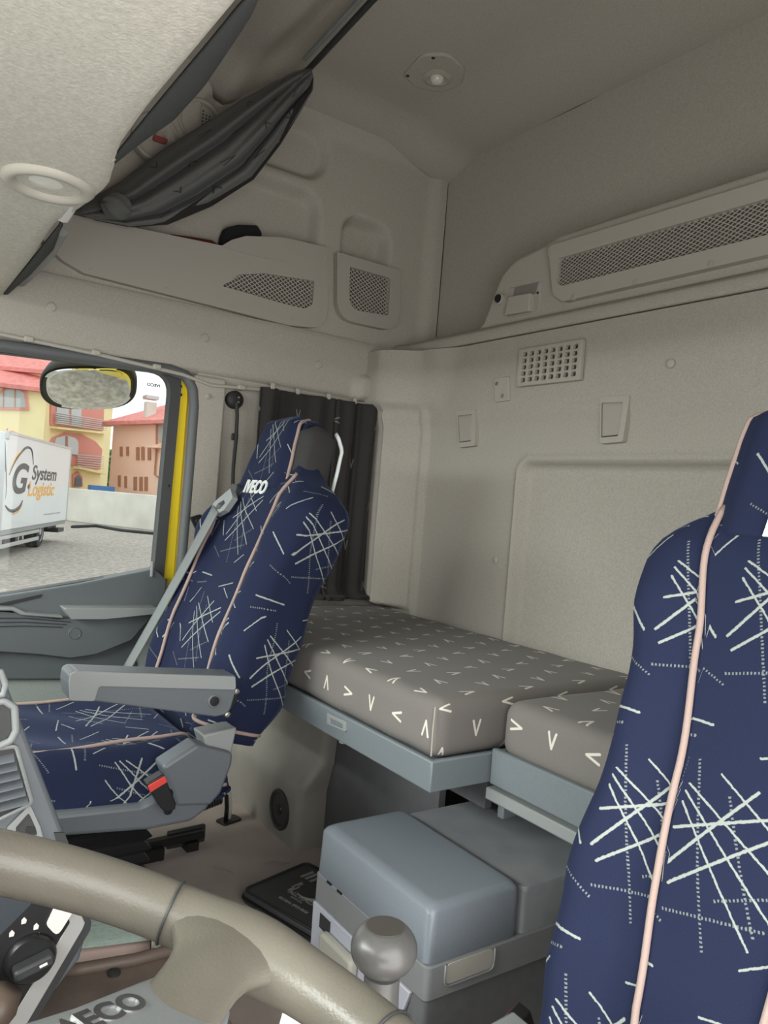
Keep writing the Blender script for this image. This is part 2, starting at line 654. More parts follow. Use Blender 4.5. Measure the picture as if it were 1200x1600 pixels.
# ceiling with a coved edge along the rear wall and the sides
def ceil_fn(a, b):
    x = XL + (XR + .02 - XL) * a
    y = -0.8 + (YBU + .04 + 0.8) * b
    z = ZC + 0.012
    z -= 0.055 * sm(0.30, 0.0, YBU - y) * 0.9
    z -= 0.05 * sm(0.16, 0.0, XR - x)
    z -= 0.05 * sm(0.16, 0.0, x - XL)
    z -= 0.055 * math.exp(-((y - 0.80) / 0.05) ** 2)      # cross beam in front of the curtain rail
    z -= 0.06 * sm(0.62, 0.50, y)
    return Vector((x, y, z))


mb = MB().grid(ceil_fn, 60, 110)
mb.build('ceiling', M_LINER, smooth=180, solid=0.01, kind='structure')


def rr_sdf(u, v, u0, v0, u1, v1, r):
    cx, cy = (u0 + u1) / 2, (v0 + v1) / 2
    qx, qy = abs(u - cx) - (u1 - u0) / 2 + r, abs(v - cy) - (v1 - v0) / 2 + r
    return math.hypot(max(qx, 0), max(qy, 0)) + min(max(qx, qy), 0) - r


# rear wall, lower half: pressed fabric panel
def wall_h(x, z):
    h = 0.0
    d = rr_sdf(x, z, -1.4, 0.2, 0.487, 1.287, 0.03)          # big pressed field on the right
    h -= 0.022 * sm(0.008, -0.014, d)
    h += 0.010 * math.exp(-((d - 0.012) / 0.010) ** 2)       # raised bead round it
    h += 0.085 * sm(0.90, 1.04, x) * sm(0.815, 0.835, z)    # corner post
    h += 0.014 * math.exp(-((x - 0.918) / 0.010) ** 2) * sm(1.47, 1.44, z)
    h += 0.012 * math.exp(-((x - 1.022) / 0.008) ** 2) * sm(1.47, 1.44, z)
    edge = 1.445 + 0.11 * sm(0.74, 0.90, x) * 0 
    h += 0.010 * sm(1.385, 1.43, z)                           # thicker upper band
    h += 0.032 * sm(0.80, 0.95, x + (z - 1.5) * 0.35) * sm(1.44, 1.475, z)
    d2 = rr_sdf(x, z, 0.60, 1.45, 0.545 + .1, 1.54, 0.02)
    return h


def wall_fn(a, b):
    x = XR - a * (XR - XL)
    z = 0.45 + b * (1.632 - 0.45)
    return Vector((x, YB - wall_h(x, z) + 0.0, z))


mb = MB().grid(wall_fn, 260, 150)
n0 = len(mb.v)
mb.box((XL, YB + 0.03, 0.25), (XR, YB + 0.20, 1.62))
wb = mb.build('wall_back', M_LINER, smooth=60, recalc=False, kind='structure')
# upper half, set back above the ledge
mb = MB().box((XL - .02, YBU, 1.60), (XR + 0.02, YBU + 0.05, ZC + .1))
mb.build('wall_panel', M_LINER, wb)
# ledge between both halves
led = [(0.0, 1.636), (0.018, 1.634), (0.024, 1.645), (0.022, 1.662), (0.008, 1.674), (-0.06, 1.682), (-0.17, 1.69), (-0.17, 1.636)]
mb = MB()
rings = []
for x in [XR - 0.03, 1.05, 1.0, 0.9, 0.8, 0.72, 0.66, 0.5, 0.0, -0.6, XL]:
    rings.append([Vector((x, YB - a - (0.012 if x > 1.06 else 0.0), z)) for a, z in led])
mb.loft(rings)
mb.build('ledge', M_LINER, wb, smooth=50, bevel=0.003)
# raised module that carries the socket and the net pocket
fb = back(YB)
out = [(0.735, 1.672), (0.70, 1.70), (0.672, 1.765), (0.64, 1.826), (0.585, 1.858), (0.47, 1.872), (0.435, 1.885), (XL, 1.885), (XL, 1.672)]
out = round_poly(out, [0, .03, .05, .05, .06, .02, .02, 0, 0], 5)
mb = MB().prism(out, fb, -0.16, -0.004)
mb.build('module', M_LINER, wb, bevel=0.018, seg=4)
# fastener caps on the rear wall
for (x, y) in [(1048, 568), (775, 875)]:
    fr = back(YB - 0.014 if y < 700 else YB)
    c = fr.uv(x, y)
    f2 = Frame(fr.p(c[0], c[1]), fr.U, fr.V, fr.N)
    MB().lathe([(0.0105, -0.02), (0.0105, 0.003), (0.008, 0.005), (0.002, 0.0055)], f2, 20).build('fastener_cap', M_TRIM2, wb)

# passenger side: upper wall with pressed pockets
PK = [(0.30, 1.74, 1.135, 2.085, 0.06, 0.05), (1.228, 1.80, 1.40, 2.055, 0.05, 0.055), (0.74, 2.125, 1.15, 2.285, 0.075, 0.035)]


def upper_fn(a, b):
    y = -0.8 + a * (YBU + 0.8 - 0.004)
    z = 1.655 + b * (ZC - 1.655 + .03)
    x = XR
    dep = 0
    for (u0, v0, u1, v1, r, dd) in PK:
        dep = max(dep, dd * sm(0.012, -0.022, rr_sdf(y, z, u0, v0, u1, v1, r)))
    x += dep
    x -= 0.022 * sm(0.075, 0.03, YBU - y)          # bead along the rear seam
    x -= 0.10 * sm(2.26, 2.40, z)
    return Vector((x, y, z))


mb = MB().grid(upper_fn, 300, 100)
wr = mb.build('wall_right', M_LINER, smooth=180, recalc=False, kind='structure')
mb = MB().box((XR + 0.062, -0.8, 1.5), (XR + 0.1, YBU + .05, ZC + .1))
mb.build('outer_skin', M_YELLOW, wr)
sp = [side(1.095).p(*side(1.095).uv(*q)) for q in [(440, 147), (480, 160), (560, 187), (640, 216), (678, 238), (696, 254)]]
MB().tube(sp, 0.0028, 6).build('seam', M_DARK, wr, smooth=180)
MB().tube([wp(701, 262, 1, YBU - .002), wp(699, 300, 1, YBU - .002), wp(690, 420, 1, YBU - .002), wp(681, 526, 1, YBU - .002)], 0.002, 6).build('seam', M_DARK, wr, smooth=180)
MB().tube([wp(703, 262, 1, YBU - .001), wp(900, 167, 1, YBU - .001), wp(1240, -5, 1, YBU - .001)], 0.002, 6).build('seam', M_DARK, wb, smooth=180)
# header panel above the door and the rear corner
def header_fn(a, b):
    y = -0.34 + a * (YB + 0.34 - 0.004)
    t = b
    z = 1.474 + 0.189 * t
    x = XR - 0.012 - 0.012 * math.sin(t * math.pi) ** 0.5
    x += 0.022 * sm(0.06, 0.0, t)
    d = rr_sdf(y, z, 1.30, 1.30, 1.425, 1.552, 0.03)
    x -= 0.030 * sm(0.010, -0.008, d)
    x -= 0.02 * sm(0.05, 0.0, YB - y)
    return Vector((x, y, z))


mb = MB().grid(header_fn, 150, 22)
mb.box((XR + 0.012, -0.34, 1.478), (XR + 0.08, YB, 1.66))
mb.build('header_panel', M_LINER, wr, smooth=60, recalc=False)
mb = MB().box((XR - 0.012, -0.8, 1.462), (XR + .06, -0.345, 1.662))
mb.build('header_panel', M_TRIM2, wr, bevel=0.004)
fh = side(XR - 0.024)
for (x, y) in [(80, 480), (320, 528), (497, 570)]:
    c = fh.uv(x, y)
    f2 = Frame(fh.p(c[0], c[1]), fh.U, fh.V, fh.N)
    MB().lathe([(0.012, -0.01), (0.012, 0.003), (0.0095, 0.005), (0.009, 0.0035), (0.002, 0.0035)], f2, 20).build('fastener_cap', M_TRIM2, wr)
f2 = Frame(side(XR - .058).p(*side(XR - .058).uv(585, 598)), (0, 1, 0), (0, 0, 1), (-1, 0, 0))
MB().lathe([(0.009, -0.03), (0.009, 0.003), (0.006, 0.004), (0.002, 0.003)], f2, 16).build('fastener_cap', M_TRIM, wr)
# lining behind the door down to the floor
mb = MB().box((XR - 0.005, 0.785, 0.25), (XR + .06, 1.50, 1.48))
mb.build('pillar_lining', M_LINER, wr, bevel=0.004)
mb = MB().prism(round_poly([(0.768, 0.6), (0.865, 0.6), (0.865, 1.47), (0.768, 1.47)], 0.01, 3), side(XR - 0.005), -0.01, 0.02)
mb.build('pillar_lining', M_LINER, wr, bevel=0.012, seg=3)
f2 = Frame(side(XR - .026).p(*side(XR - .026).uv(325, 619)), (0, 1, 0), (0, 0, 1), (-1, 0, 0))
MB().lathe([(0.008, -0.01), (0.008, 0.003), (0.006, 0.0045), (0.002, 0.0045)], f2, 16).build('fastener_cap', M_TRIM, wr)
# outer cab side below the window line
mb = MB().box((XR + 0.06, 0.77, -0.5), (XR + 0.10, YB + 0.2, 1.5))
mb.build('outer_skin', M_YELLOW, wr)

# driver's side with the open doorway, and the front with the windscreen opening
mb = MB().prism([(-0.8, -0.1), (YBU + 0.05, -0.1), (YBU + 0.05, ZC + 0.1), (-0.8, ZC + 0.1)], Frame((XL, 0, 0), (0, 1, 0), (0, 0, 1), (1, 0, 0)), -0.06, 0.0,
                holes=[rrect(-0.62, 0.22, 0.80, 1.55, 0.08)])
mb.build('wall_left', M_LINER, kind='structure')
mb = MB().prism([(XL - .06, -0.1), (XR + .1, -0.1), (XR + .1, ZC + 0.1), (XL - .06, ZC + 0.1)], back(-0.8), 0.0, 0.06,
                holes=[rrect(XL + 0.04, 0.80, XR - 0.04, 1.62, 0.08)])
mb.build('wall_front', M_LINER, kind='structure')
mb = MB().box((XL + 0.03, -0.835, 0.79), (XR - 0.03, -0.828, 1.63))
o = mb.build('window_1', M_GLASS, kind='structure')

# ------------------------------------------------------------------ passenger door
TOPZ = 1.468
glass_out = [(-0.30, 0.70), (0.30, 0.842), (0.703, 0.917), (0.712, TOPZ - 0.004), (0.27, TOPZ - 0.022), (-0.30, TOPZ - 0.055)]


def ring(off_t, off_b):
    """door aperture outlines, growing outward at the rear and the top"""
    return [(-0.34, 0.70 - off_b), (0.30, 0.842 - off_b), (0.703 + off_t, 0.917 - off_b), (0.712 + off_t, TOPZ - 0.004 + off_t * 0.8),
            (0.27, TOPZ - 0.022 + off_t * 0.8), (-0.34, TOPZ - 0.055 + off_t * 0.8)]


RC = [0, 0, 0.012, 0.055, 0, 0]
door = thing('door_1', 'grey passenger door with a black-framed window and yellow edge, beyond the navy seat', 'door', (XR, 0.2, ZF))
door['kind'] = 'structure'
del door['category']
del door['label']
fd = side(XR)
g_in = round_poly(ring(0.0, 0.0), RC)
MB().prism(round_poly(ring(0.02, 0.02), RC), fd, -0.020, -0.014).build('window_pane', M_GLASS, door, smooth=0)
MB().prism(round_poly(ring(0.030, 0.03), RC), fd, -0.035, 0.0, holes=[g_in]).build('window_seal', mat('window_seal_rubber', (0.06, 0.063, 0.065), 0.6), door, bevel=0.003)
# yellow painted body aperture, and the grey weatherstrip behind it
RY = [0, 0, 0.0, 0.075, 0, 0]
r1 = [(0.705, 0.58), (0.764, 0.58), (0.764, TOPZ + 0.012), (0.27, TOPZ - 0.003), (-0.34, TOPZ - 0.04), (-0.34, TOPZ - 0.047), (0.27, TOPZ - 0.012), (0.738, TOPZ - 0.004)]
r1 = round_poly(r1, [0, 0, 0.07, 0, 0, 0, 0, 0.05])
MB().prism(r1, side(XR + 0.01), -0.03, 0.004).build('body_edge', M_YELLOW, door, bevel=0.002)
f2 = side(XR + .004)
for (x, y) in [(282, 604), (282, 617), (263, 759)]:
    c = f2.uv(x, y)
    MB().lathe([(0.004, 0), (0.004, 0.004), (0.001, 0.005)], Frame(f2.p(*c), f2.U, f2.V, f2.N), 10).build('screw', M_BLACK, door)
seal = [(0.775, 0.55), (0.777, 0.9), (0.779, 1.2), (0.779, 1.38), (0.772, 1.43), (0.748, 1.463), (0.70, TOPZ + 0.005), (0.5, TOPZ + 0.0), (0.27, TOPZ - 0.006), (-0.34, TOPZ - 0.042)]
pts = [side(XR - 0.012).p(u, v) for u, v in round_poly(seal, [0, 0, 0, .03, .03, .03, .02, 0, 0, 0], 4)]
MB().tube(pts, 0.0155, 12).build('weatherstrip', M_SEALG, door, smooth=180)
# inner skin pieces
fdo = side(XR - 0.01)
sill = [fdo.uv(*q) for q in [(-260, 990), (0, 931), (120, 912), (240, 888), (258, 905), (256, 925), (215, 1000), (190, 1060), (0, 1060), (-260, 1090)]]
MB().prism(round_poly(sill, [0, 0, 0, .004, .01, .01, 0, 0, 0, 0], 4), fdo, -0.04, 0.014).build('sill_panel', M_DOOR, door, bevel=0.012, seg=3)
low = [fdo.uv(*q) for q in [(-260, 1075), (0, 1050), (200, 1040), (240, 960), (262, 905), (262, 1300), (-260, 1450)]]
MB().prism(low, fdo, -0.04, 0.0).build('door_felt', M_DOORL, door)
sk = [fdo.uv(*q) for q in [(-260, 1030), (0, 1020), (90, 1027), (135, 1025), (205, 1003), (215, 1040), (195, 1045), (0, 1058), (-260, 1085)]]
MB().prism(sk, fdo, -0.02, 0.006).build('skirt', M_DOOR, door, bevel=0.006)
# bulging map pocket and arm ledge
fp = side(XR - 0.045)
poc = [fp.uv(*q) for q in [(-200, 945), (0, 955), (22, 957), (90, 967), (240, 958), (205, 1000), (150, 1022), (110, 1028), (60, 1022), (0, 1018), (-200, 1030)]]
MB().prism(round_poly(poc, [0, 0, .003, 0, .004, .02, .03, .03, .03, 0, 0], 4), side(XR - 0.004), -0.02, 0.045).build('door_pocket', M_DOOR, door, bevel=0.016, seg=4)
for k in range(3):
    a = [wp(-60 + 5 * k, 966 + 7 * k, 0, XR - 0.050), wp(40, 966 + 6 * k, 0, XR - 0.051), wp(110 - 6 * k, 972 + 4 * k, 0, XR - 0.051)]
    MB().tube(a, 0.0012, 6).build('groove', M_DARK, door)
c = fp.uv(116, 989)
MB().lathe([(0.0155, -0.002), (0.0155, 0.0055), (0.0145, 0.0065), (0.0135, 0.0055), (0.002, 0.0055)], Frame(fp.p(c[0], c[1], 0.0), fp.U, fp.V, fp.N), 24).build('cap', M_DOOR, door)
fl = side(XR - 0.055)
arm = [fl.uv(*q) for q in [(96, 948), (245, 948), (240, 957), (160, 965), (108, 965)]]
MB().prism(round_poly(arm, 0.004, 3), fl, -0.05, 0.028).build('arm_ledge', M_GREYL, door, bevel=0.005, seg=3)
rail = [fl.uv(*q) for q in [(-60, 953), (18, 954), (32, 961), (98, 966), (98, 962), (40, 957), (22, 949), (-60, 948)]]
MB().prism(rail, fl, -0.03, 0.006).build('grab_edge', M_GREYL, door, bevel=0.003)
o = wp(238, 884, 0, XR - 0.025)
MB().tube([o + Vector((0, 0, -0.03)), o + Vector((0, 0, 0.012))], 0.0048, 10).build('lock_pin', M_GREYL, door, bevel=0.001)
sl = [fdo.uv(*q) for q in [(-100, 958), (0, 941), (64, 927), (62, 932), (0, 947), (-100, 966)]]
MB().prism(sl, fdo, 0.0, 0.0160).build('vent_slot', M_BLACK, door)
MB().prism([(-0.34, -0.5), (0.772, -0.5), (0.772, 0.90), (0.30, 0.82), (-0.34, 0.68)], side(XR + 0.04), -0.03, 0.0).build('outer_skin', M_YELLOW, door, bevel=0.004)
fe = Frame(wp(240, 602, 0, XR + .0125), (0, -1, 0), (0, 0, 1), (1, 0, 0))
text_part('IVECO', 0.011, fe, 'etched_lettering', mat('etched_grey', (0.10, 0.10, 0.11), 0.6), door, depth=0.0004, bold=0.0004, xs=1.15)


# ================================================================== helpers for nets
def clip_seg(poly, p, q):
    """clip a segment to a convex polygon"""
    t0, t1 = 0.0, 1.0
    n = len(poly)
    area = sum(poly[i][0] * poly[(i + 1) % n][1] - poly[(i + 1) % n][0] * poly[i][1] for i in range(n))
    sgn = 1 if area > 0 else -1
    d = (q[0] - p[0], q[1] - p[1])
    for i in range(n):
        a, b = poly[i], poly[(i + 1) % n]
        nx, ny = -(b[1] - a[1]) * sgn, (b[0] - a[0]) * sgn
        den = nx * d[0] + ny * d[1]
        num = nx * (p[0] - a[0]) + ny * (p[1] - a[1])
        if abs(den) < 1e-12:
            if num < 0:
                return None
            continue
        t = -num / den
        if den > 0:
            t0 = max(t0, t)
        else:
            t1 = min(t1, t)
    if t1 - t0 < 1e-4:
        return None
    return (p[0] + d[0] * t0, p[1] + d[1] * t0), (p[0] + d[0] * t1, p[1] + d[1] * t1)


def net(poly, fr, n, pu, pv, w, skew, mats, parent):
    us = [a[0] for a in poly]
    vs = [a[1] for a in poly]
    u0, u1, v0, v1 = min(us), max(us), min(vs), max(vs)
    H = v1 - v0 + abs(skew) * (u1 - u0)
    mb = MB()
    for sg in (1, -1):
        sl = pv / pu * sg
        k0 = -int((u1 - u0) * 1.2 / pu + H / pv) - 3
        for k in range(k0, -k0):
            p = (u0 - 0.05, v0 + k * pv + (u0 - 0.05 - u0) * (sl + skew))
            q = (u1 + 0.05, v0 + k * pv + (u1 + 0.05 - u0) * (sl + skew))
            c = clip_seg(poly, p, q)
            if not c:
                continue
            a, b = Vector(c[0]), Vector(c[1])
            t = (b - a).normalized()
            nn = Vector((-t.y, t.x)) * w / 2
            zz = 0.0002 * sg
            quad = [a - nn, b - nn, b + nn, a + nn]
            mb.add([fr.p(r.x, r.y, n + zz) for r in quad] + [fr.p(r.x, r.y, n + zz - 0.002) for r in quad],
                   [(0, 1, 2, 3), (7, 6, 5, 4), (0, 4, 5, 1), (1, 5, 6, 2), (2, 6, 7, 3), (3, 7, 4, 0)])
    return mb.build('mesh_insert', mats, parent, smooth=0)


# ------------------------------------------------------------------ pocket panels on the upper side wall
fs = side(XR - 0.014)
def suv(*pts):
    return [fs.uv(*q) for q in pts]


pk = thing('storage_pocket_panel', 'long beige plastic pocket panel with a black net slot above the door', 'storage pocket', (XR, 0.8, 1.7))
o1 = suv((20, 318), (345, 385), (360, 376), (382, 370), (440, 372), (511, 388), (509, 515), (450, 509), (130, 428), (96, 408), (78, 390))
o1 = round_poly(o1, [0, .01, .02, .03, .05, .01, .07, .02, .02, .03, .02], 8)
hole = suv((345, 448), (372, 430), (410, 428), (489, 440), (486, 476), (474, 483), (440, 475))
hole = round_poly(hole, [0.003, .02, .03, .004, .012, .012, .01], 4)
MB().prism(o1, fs, -0.012, 0.010, holes=[hole]).build('front_panel', M_TRIM, pk, bevel=0.004, seg=3)
MB().prism(hole, fs, -0.0135, -0.0125).build('net_backing', M_NETB, pk)
net(hole, fs, 0.002, 0.0165, 0.0125, 0.0024, -0.01, M_TRIM2, pk)
cr = [fs.p(u, v, 0.0102) for u, v in suv((345, 387), (370, 395), (402, 403), (445, 411))]
MB().tube(cr, 0.0015, 6).build('crease', M_TRIM, pk)
for q in [(140, 424), (258, 453), (361, 478), (453, 500), (506, 402)]:
    c = fs.uv(*q)
    MB().lathe([(0.006, 0.005), (0.006, 0.0115), (0.001, 0.0125)], Frame(fs.p(*c), fs.U, fs.V, fs.N), 14).build('fastener_cap', M_TRIM, pk)

pk = thing('storage_pocket_panel', 'small square beige pocket panel with net, nearest the rear wall', 'storage pocket', (XR, 1.3, 1.7))
o1 = round_poly(suv((524, 395), (624, 424), (621, 520), (524, 499)), [.003, .008, .07, .07], 9)
hole = round_poly(suv((544, 418), (607, 436), (604, 494), (542, 484)), [.003, .003, .012, .045], 8)
MB().prism(o1, fs, -0.012, 0.012, holes=[hole]).build('front_panel', M_TRIM, pk, bevel=0.004, seg=3)
MB().prism(hole, fs, -0.0135, -0.0125).build('net_backing', M_NETB, pk)
net(hole, fs, 0.002, 0.0165, 0.0125, 0.0024, -0.01, M_TRIM2, pk)
for q in [(530, 404), (556, 499), (588, 507)]:
    c = fs.uv(*q)
    MB().lathe([(0.006, 0.005), (0.006, 0.0135), (0.001, 0.0145)], Frame(fs.p(*c), fs.U, fs.V, fs.N), 14).build('fastener_cap', M_TRIM, pk)

# things lying in the long pocket
mb = MB()
fq = side(XR + 0.015)
capo = [fq.uv(*q) for q in [(343, 392), (347, 368), (352, 356), (372, 352), (400, 353), (408, 366), (404, 378)]]
mb.prism(round_poly(capo, 0.012, 4), fq, -0.025, 0.012)
o = mb.build('cap', mat('black_cloth', (0.012, 0.012, 0.013), 0.95, bump=0.4, bscale=200), bevel=0.008, seg=3)
tag(o, 'black cloth cap poking out of the long side pocket', 'cap')
mb = MB()
clo = [fq.uv(*q) for q in [(262, 366), (300, 371), (330, 376), (342, 384), (340, 398), (262, 380)]]
mb.prism(round_poly(clo, 0.01, 3), fq, -0.02, 0.010)
o = mb.build('folded_cloth', M_FELT, bevel=0.006, seg=3)
tag(o, 'dark red cloth lying in the long side pocket beside the black cap', 'cloth')

# round recessed fittings high on the side wall, half behind the tied curtain
fw = side(XR + 0.006)
for (x, y, lab) in [(243, 215, 'round cup recess with a red glint, left of the tied curtain'), (312, 192, 'round perforated speaker grille just above the tied curtain')]:
    c = fw.uv(x, y)
    f2 = Frame(fw.p(*c), fw.U, fw.V, fw.N)
    red = 'red' in lab
    t = thing('cup_recess' if red else 'speaker_grille', lab, 'cup holder' if red else 'speaker', fw.p(*c))
    MB().lathe([(0.066, -0.01), (0.066, 0.008), (0.060, 0.012), (0.054, 0.008), (0.052, -0.004), (0.002, -0.006)], f2, 32).build('rim', M_TRIM, t)
    if red:
        f3 = Frame(f2.p(0.012, 0.008, 0.004), f2.U, f2.V, f2.N)
        MB().prism(rrect(-0.02, -0.018, 0.02, 0.018, 0.008), f3, -0.008, 0.002).build('red_glint', mat('glint_red', (0.30, 0.06, 0.06), 0.6), t, bevel=0.002)  # red glint in the recess, put in as a coloured patch
    else:
        mb = MB()
        for i in range(-4, 5):
            for j in range(-4, 5):
                if math.hypot(i, j) < 4.4:
                    mb.lathe([(0.0025, -0.007), (0.0025, -0.003)], Frame(f2.p(i * 0.0095, j * 0.0095), f2.U, f2.V, f2.N), 6)
        mb.build('perforations', M_DARK, t)

# curtain track along the foot of the header, and the ceiling rail
tr = thing('curtain_track', 'thin pale curtain track along the header above the passenger door', 'curtain track', (XR, 0.6, 1.47))
fk = side(XR - 0.03)
pth = [fk.p(*fk.uv(*q)) for q in [(-120, 494), (0, 522), (150, 553), (285, 585), (330, 602), (400, 608), (500, 622), (621, 638)]]
MB().tube(pth, 0.005, 8).build('rail', M_TRIM2, tr)
for q in [(45, 531), (150, 552), (245, 574), (377, 606), (450, 615), (527, 627), (590, 635)]:
    c = fk.p(*fk.uv(*q))
    MB().box((c.x - 0.008, c.y - 0.011, c.z - 0.006), (c.x + 0.022, c.y + 0.011, c.z + 0.008)).build('clip', M_TRIM2, tr, bevel=0.003)
tr = thing('ceiling_curtain_rail', 'dark curtain rail crossing the ceiling above the tied curtain', 'curtain rail', (0.5, 0.9, 2.29))
MB().tube([Vector((-0.9, 0.86, 2.292)), Vector((0.3, 0.888, 2.292)), Vector((0.86, 0.93, 2.288)), Vector((0.98, 0.90, 2.26)), Vector((1.06, 0.83, 2.22))], 0.008, 8).build('rail', M_DARK, tr)
MB().tube([Vector((-0.9, 0.842, 2.298)), Vector((0.3, 0.87, 2.298)), Vector((0.84, 0.905, 2.295))], 0.006, 8).build('rail_edge', M_GREYL, tr)

# tied-up curtain: gathered cloth swag from the ceiling rail down to the side wall
upper = [(486, 106), (462, 112), (430, 128), (380, 156), (320, 194), (250, 238), (190, 284), (140, 314), (112, 330)]
lower = [(489, 122), (488, 140), (470, 172), (438, 225), (396, 280), (330, 322), (262, 350), (205, 354), (150, 343)]
depths = [1.99, 1.985, 1.98, 1.97, 1.97, 1.96, 1.94, 1.92, 1.90]


def swag_fn(a, b):
    t = a * (len(upper) - 1)
    i = min(int(t), len(upper) - 2)
    f = t - i
    U = [upper[i][k] * (1 - f) + upper[i + 1][k] * f for k in (0, 1)]
    L = [lower[i][k] * (1 - f) + lower[i + 1][k] * f for k in (0, 1)]
    dp = depths[i] * (1 - f) + depths[i + 1] * f
    x = U[0] * (1 - b) + L[0] * b
    y = U[1] * (1 - b) + L[1] * b
    env = math.sin(math.pi * min(1, max(0, a * 0.92 + 0.04)))
    fold = 0.022 * env * math.sin(b * 17 + 2.6 * a + 0.8 * math.sin(5 * a)) + 0.012 * env * math.sin(b * 31 - 5 * a)
    belly = -0.07 * math.sin(math.pi * b) * (0.35 + 0.65 * env)
    return wd(x, y, dp + 0.05 + belly + fold)


mb = MB().grid(swag_fn, 80, 64, uvfn=lambda a, b: (a * 0.75, b * 0.42))
sw = thing('tied_curtain', 'dark grey curtain gathered and tied up below the ceiling rail', 'curtain', (0.95, 0.7, 2.0))
mb.build('cloth', M_SWAG, sw, smooth=180, solid=0.004, recalc=False)
hem = []
for k in range(41):
    hem.append(swag_fn(k / 40, 1.0))
mb = MB()


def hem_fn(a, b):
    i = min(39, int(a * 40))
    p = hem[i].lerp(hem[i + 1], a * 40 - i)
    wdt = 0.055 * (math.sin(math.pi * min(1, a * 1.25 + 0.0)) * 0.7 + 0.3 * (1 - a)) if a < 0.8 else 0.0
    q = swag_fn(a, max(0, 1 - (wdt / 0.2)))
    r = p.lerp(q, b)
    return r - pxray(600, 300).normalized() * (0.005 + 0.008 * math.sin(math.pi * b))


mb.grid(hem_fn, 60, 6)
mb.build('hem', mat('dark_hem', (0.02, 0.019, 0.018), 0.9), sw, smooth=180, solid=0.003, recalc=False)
c = wd(182, 322, 1.90)
mb = MB()
rgs = []
for j in range(13):
    ph = math.pi * (0.03 + 0.94 * j / 12)
    rgs.append([c + Vector((0.03 * math.sin(ph) * math.cos(a), (0.034 * math.cos(ph)), 0.030 * math.sin(ph) * math.sin(a))) * (1 + 0.13 * math.sin(5 * a + 3 * ph)) - c * 0.13 * math.sin(5 * a + 3 * ph) * 0 for a in [k * math.pi / 12 for k in range(24)]])
rgs = [[q if False else q for q in r] for r in rgs]
mb.loft(rgs)
mb.build('tie_knot', M_SWAG, sw, smooth=180)

# ------------------------------------------------------------------ front overhead console
con = thing('overhead_console', 'pale fabric-covered overhead console with dark curved lip along its rear edge', 'overhead storage', (0, 0.0, 1.6))
xs = [-1.11, -0.60, -0.35, -0.10, 0.04, 0.10, 0.19, 0.30, 0.38, 0.44, 0.75, 1.09]
ys = [0.245, 0.248, 0.253, 0.252, 0.256, 0.268, 0.282, 0.276, 0.262, 0.258, 0.268, 0.272]
rings = []
for i in range(61):
    x = -1.11 + 2.2 * i / 60
    ye = interp(xs, ys, x)
    rings.append([Vector((x, -0.79, 1.665)), Vector((x, -0.55, 1.625)), Vector((x, -0.25, 1.598)), Vector((x, 0.0, 1.583)), Vector((x, ye - 0.03, 1.577)),
                  Vector((x, ye - 0.008, 1.578)), Vector((x, ye, 1.586)), Vector((x, ye - 0.004, 1.60)), Vector((x, 0.10, 1.63)), Vector((x, -0.79, 1.72))])
MB().loft(rings).build('underside', M_LINERF, con, smooth=50)
# upper storage box behind it
MB().box((-1.10, -0.78, 1.73), (1.08, -0.05, 2.20)).build('storage_box', M_TRIM, con, bevel=0.03, seg=4)
# dark lips of the two open shelves
for (p0, p1) in [([(395, -14), (372, 10), (330, 62), (285, 115), (235, 175), (174, 249)], [(410, -28), (388, 22), (352, 78), (316, 132), (268, 186), (178, 248)]),
                 ([(97, 345), (60, 392), (20, 440), (-20, 490)], [(96, 347), (82, 388), (46, 428), (0, 462)])]:
    n = 24

    def pick(P, t):
        t *= len(P) - 1
        i = min(int(t), len(P) - 2)
        f = t - i
        return (P[i][0] * (1 - f) + P[i + 1][0] * f, P[i][1] * (1 - f) + P[i + 1][1] * f)

    def lip_fn(a, b):
        A = wp(*pick(p0, a), 2, 1.588)
        B = wp(*pick(p1, a), 2, 1.604)
        q = A.lerp(B, b)
        q.z -= 0.006 * math.sin(math.pi * b)
        return q
    MB().grid(lip_fn, n, 6).build('shelf_lip', mat('lip_charcoal', (0.045, 0.047, 0.047), 0.85, bump=0.3, bscale=300), con, smooth=180, solid=0.006, recalc=False)
MB().tube([wp(178, 246, 2, 1.586), wp(170, 252, 2, 1.582), wp(160, 272, 2, 1.582)], 0.004, 8).build('bright_edge', M_TRIM2, con)
MB().tube([wp(112, 318, 2, 1.583), wp(98, 342, 2, 1.583)], 0.006, 8, squash=1.8).build('bright_edge', M_PAPER, con)
MB().tube([wp(95, 362, 2, 1.62), wp(75, 400, 2, 1.62), (wp(40, 435, 2, 1.62)), wp(0, 468, 2, 1.62), wp(-40, 500, 2, 1.62)], 0.008, 8, squash=1.6).build('shelf_edge', M_GREYL, con)
# round lamp let into the underside
lc = wp(76, 287, 2, 1.578)
la = thing('reading_lamp', 'round recessed lamp with glossy pale bezel in the overhead console', 'lamp', lc)
fdn = Frame(lc, (1, 0, 0), (0, -1, 0), (0, 0, -1))
MB().lathe([(0.064, -0.004), (0.064, 0.003), (0.058, 0.009), (0.050, 0.009), (0.045, 0.004), (0.043, -0.012), (0.030, -0.02)], fdn, 40).build('bezel', M_TRIM2, la, smooth=60)
MB().lathe([(0.0425, -0.012), (0.0425, -0.006), (0.030, -0.001), (0.015, 0.001), (0.001, 0.0015)], fdn, 32).build('lens', M_LENS, la, smooth=60)

